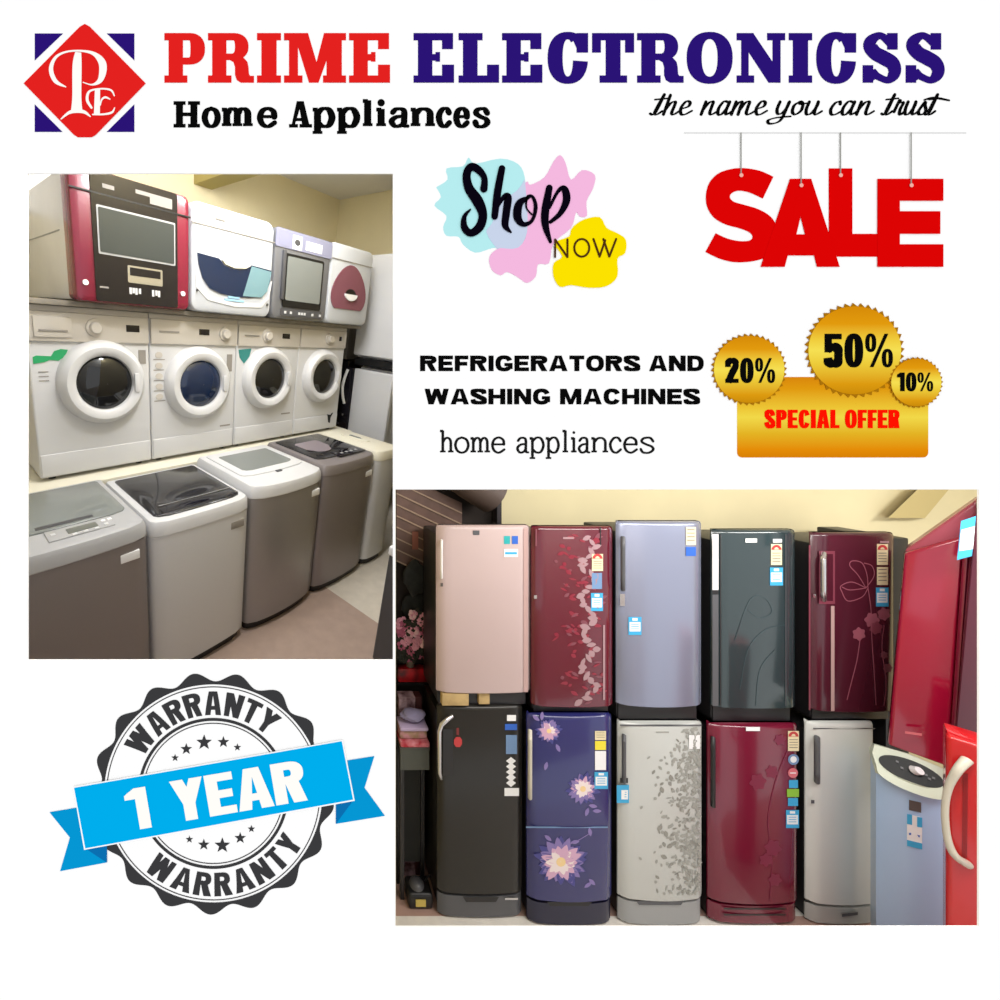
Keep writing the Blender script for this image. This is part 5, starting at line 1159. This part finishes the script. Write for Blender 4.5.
def lump(name, lab, cat, c, r, m, seed, sq=(1, 1, 1), group=None):
    b = bmesh.new(); bmesh.ops.create_icosphere(b, subdivisions=3, radius=1.0); q = random.Random(seed); ph = [q.uniform(0, 6) for _ in range(6)]
    for v in b.verts:
        n = 1 + .12 * math.sin(5 * v.co.x + ph[0]) * math.cos(4 * v.co.z + ph[1]) + .08 * math.sin(9 * v.co.z + ph[2]) * math.sin(8 * v.co.x + ph[3])
        v.co = Vector((v.co.x * r * sq[0] * n, v.co.y * r * sq[1] * n, v.co.z * r * sq[2] * n)) + Vector(c)
    return solo(name, MB().bm(b, m), lab, cat, group)
FAB = mat('black_fabric', '1b1f1d', rough=.7, noise=.5, scale=20, h2='0a0b0a')
# table with its load
zt_ = P(0, 744, 2.70).z; xa, xb = .668, .868
t = Thing('table', 'table with grey apron and black legs left of the black-brown refrigerator', 'table', ((xa + xb) / 2, 1.8, 0))
t.part('tabletop', MB().box(xa, xb, 1.67, 1.80, zt_ - .02, zt_, mat('table_edge', '4a4a46', rough=.6), .003)); t.part('apron', MB().box(xa + .004, xb - .004, 1.675, 1.69, zt_ - .155, zt_ - .02, mat('apron_grey', '50534d', rough=.7)))
for x in (xa + .005, xb - .03):
    for y in ((1.68, 1.775) if x < .8 else (1.772,)): t.part('leg', MB().box(x, x + .025, y, y + .025, 0, zt_ - .02, MR['dark']))
t.part('side_panel', MB().box(xa + .03, xb - .035, 1.77, 1.78, .16, zt_ - .155, mat('panel_dark', '1e1f1c', rough=.8, noise=.3, scale=4)))
solo('red_cloth', MB().box(xa + .002, xb - .002, 1.664, 1.80, zt_ + .001, zt_ + .035, mat('cloth_red', 'b32a3a', rough=.8, noise=.4, scale=18, h2='d98a95'), .012), 'red folded cloth lying on the table top', 'cloth')
solo('folded_cloth', MB().box(xa + .004, xb - .01, 1.69, 1.80, zt_ + .037, zt_ + .095, mat('cloth_pink', 'c08a93', rough=.8, noise=.5, scale=14, h2='8a7a4a'), .02), 'pink and tan folded cloth on the red cloth', 'cloth')
solo('folded_cloth', MB().box(xa + .004, xb - .006, 1.68, 1.80, zt_ + .097, zt_ + .122, mat('cloth_lilac', 'b5a3c4', rough=.8), .01), 'flat pale lilac cloth on top of the pink cloth', 'cloth')
lump('cloth_bundle', 'rounded grey-lilac cloth bundle topping the pile on the table', 'cloth', (.775, 1.745, zt_ + .166), .1, mat('cloth_greylilac', '8b85a6', rough=.8), 5, (.82, .5, .36))
# rack behind the table
t = Thing('rack', 'dark rack behind the table carrying the red tray', 'rack', (.78, 1.95, 0))
zr_ = P(0, 680, 2.98).z
t.part('shelf_board', MB().box(.722, .965, 1.945, 2.02, zr_ - .02, zr_, MR['dark'])); 
for x in (.722, .945): t.part('post', MB().box(x, x + .02, 2.0, 2.02, 0, zr_ - .021, MR['dark']))
solo('tray', MB().box(.724, .96, 1.948, 2.015, zr_ + .001, zr_ + .10, mat('tray_red', 'cc1a26', rough=.35, noise=.4, scale=12, h2='4a0a12'), .01), 'dark red tray on the rack under the pink flowers', 'tray')
t = Thing('box', 'tall pink-white patterned box behind the table, below the red tray', 'box', (.77, 1.86, 0))
t.part('carton', MB().box(.70, .815, 1.825, 1.90, 0.002, zr_ - .03, mat('carton_pink', 'b79ca6', rough=.7, noise=.5, scale=16, h2='4a2630'), .004)); t.part('carton_side', MB().box(.817, .862, 1.83, 1.90, 0.002, zr_ - .03, mat('carton_maroon', '4a2024', rough=.7), .004))
fb = MB(); q = random.Random(9); pm = [mat('blossom_pink', 'e8a0b6', rough=.8), mat('blossom_pale', 'f4c6ce', rough=.8), mat('blossom_rose', 'b9607c', rough=.8)]; lf = mat('foliage_dark', '2a2b22', rough=.8)
for k in range(110):
    u, v = q.random(), q.random(); c = P(399 + 32 * u, 612 + 46 * v, 2.95); c.y = 1.93 + .03 * q.random()
    if v < .25 and q.random() < .5: mm = lf
    elif v > .72: mm = q.choice([lf, lf, pm[2]])
    else: mm = q.choice(pm + [pm[0], lf])
    for i in range(5):
        a = 2 * PI * i / 5 + k; r = q.uniform(.014, .028); cc = c + Vector((r * math.cos(a), q.uniform(-.008, .008), r * math.sin(a)))
        ring_ = [cc + Vector((r * .75 * math.cos(b * PI / 3), .006 * math.sin(b), r * .75 * math.sin(b * PI / 3))) for b in range(6)]
        fb.add(ring_ + [cc + Vector((0, -.008, 0))], [(j, (j + 1) % 6, 6) for j in range(6)], mm)
vs_ = MB(); 
solo('flower_bunch', fb, 'bunch of pink blossoms and dark leaves left of the rose refrigerator', 'flowers', kind='stuff')
pot = MB().lathe_z((.82, 1.98, zr_ + .102), [(.025, 0), (.032, .03), (.025, .06), (.02, .09)], mat('vase_white', '6b5b50', rough=.5), 20); solo('vase', pot, 'dark brown vase holding the pink blossoms on the red tray', 'vase')
lump('bag', 'large black fabric bag hanging under the shutter', 'bag', P(416, 578, 2.95), .13, FAB, 2, (.72, .13, 1.0), 'black bags under the shutter')
lump('bag', 'smaller black bag below the large one, behind the blossoms', 'bag', P(416, 607, 2.995), .12, FAB, 4, (.9, .12, .8), 'black bags under the shutter')
# voltage box on the floor
t = Thing('stabiliser', 'small black stabiliser box with a yellow label on the floor', 'stabiliser', (P(418, 0, 2.66).x, 1.75, 0))
xc = P(421, 0, 2.62).x
t.part('housing', MB().box(xc - .08, xc + .08, 1.62, 1.745, .001, .10, M['black'], .02, 3)); t.part('dome', MB().lathe_z((xc - .01, 1.685, .098), [(.05, 0), (.045, .012), (.03, .024), (.012, .03), (.001, .031)], M['dgrey'], 24)); t.part('label_plate', MB().box(xc - .035, xc + .03, 1.613, 1.621, .03, .07, mat('label_mustard', 'c9b25a', rough=.6)))
t.part('cable', MB().tube([(xc + .05, 1.70, .10), (xc + .07, 1.69, .15), (xc + .08, 1.68, .16)], .006, M['black']))
area('unseen_ceiling_light', (2.3, .35, 3.25), (2.4, 1.55, 1.0), 2.4, 45, (1, .98, .95), False, .3)
area('unseen_ceiling_light', (4.3, .3, 3.25), (3.7, 1.5, 1.2), 1.0, 26, (1, .99, .97), False, .3)  # unseen lamp added to brighten the right-hand refrigerators

# ================================================================== daylight, camera
wd = bpy.data.worlds.new('daylight'); sc.world = wd; wd.use_nodes = True
bg = wd.node_tree.nodes['Background']; bg.inputs['Color'].default_value = (1, 1, 1, 1); bg.inputs['Strength'].default_value = 1.04
cam = bpy.data.cameras.new('camera'); co = bpy.data.objects.new('camera', cam); C.objects.link(co)
cam.sensor_width = 36; cam.lens = 36 * F / 1000; cam.shift_x = (500 - PX) / 1000; cam.shift_y = -(500 - PY) / 1000
cam.clip_start = 0.05
co.location = (0, -1, HC); co.rotation_euler = (PI / 2, 0, 0)
sc.camera = co
sc.view_settings.view_transform = 'Standard'; sc.view_settings.look = 'None'; sc.view_settings.gamma = 1; sc.view_settings.exposure = 0
sc.view_settings.use_curve_mapping = False
sc.cycles.max_bounces = 8
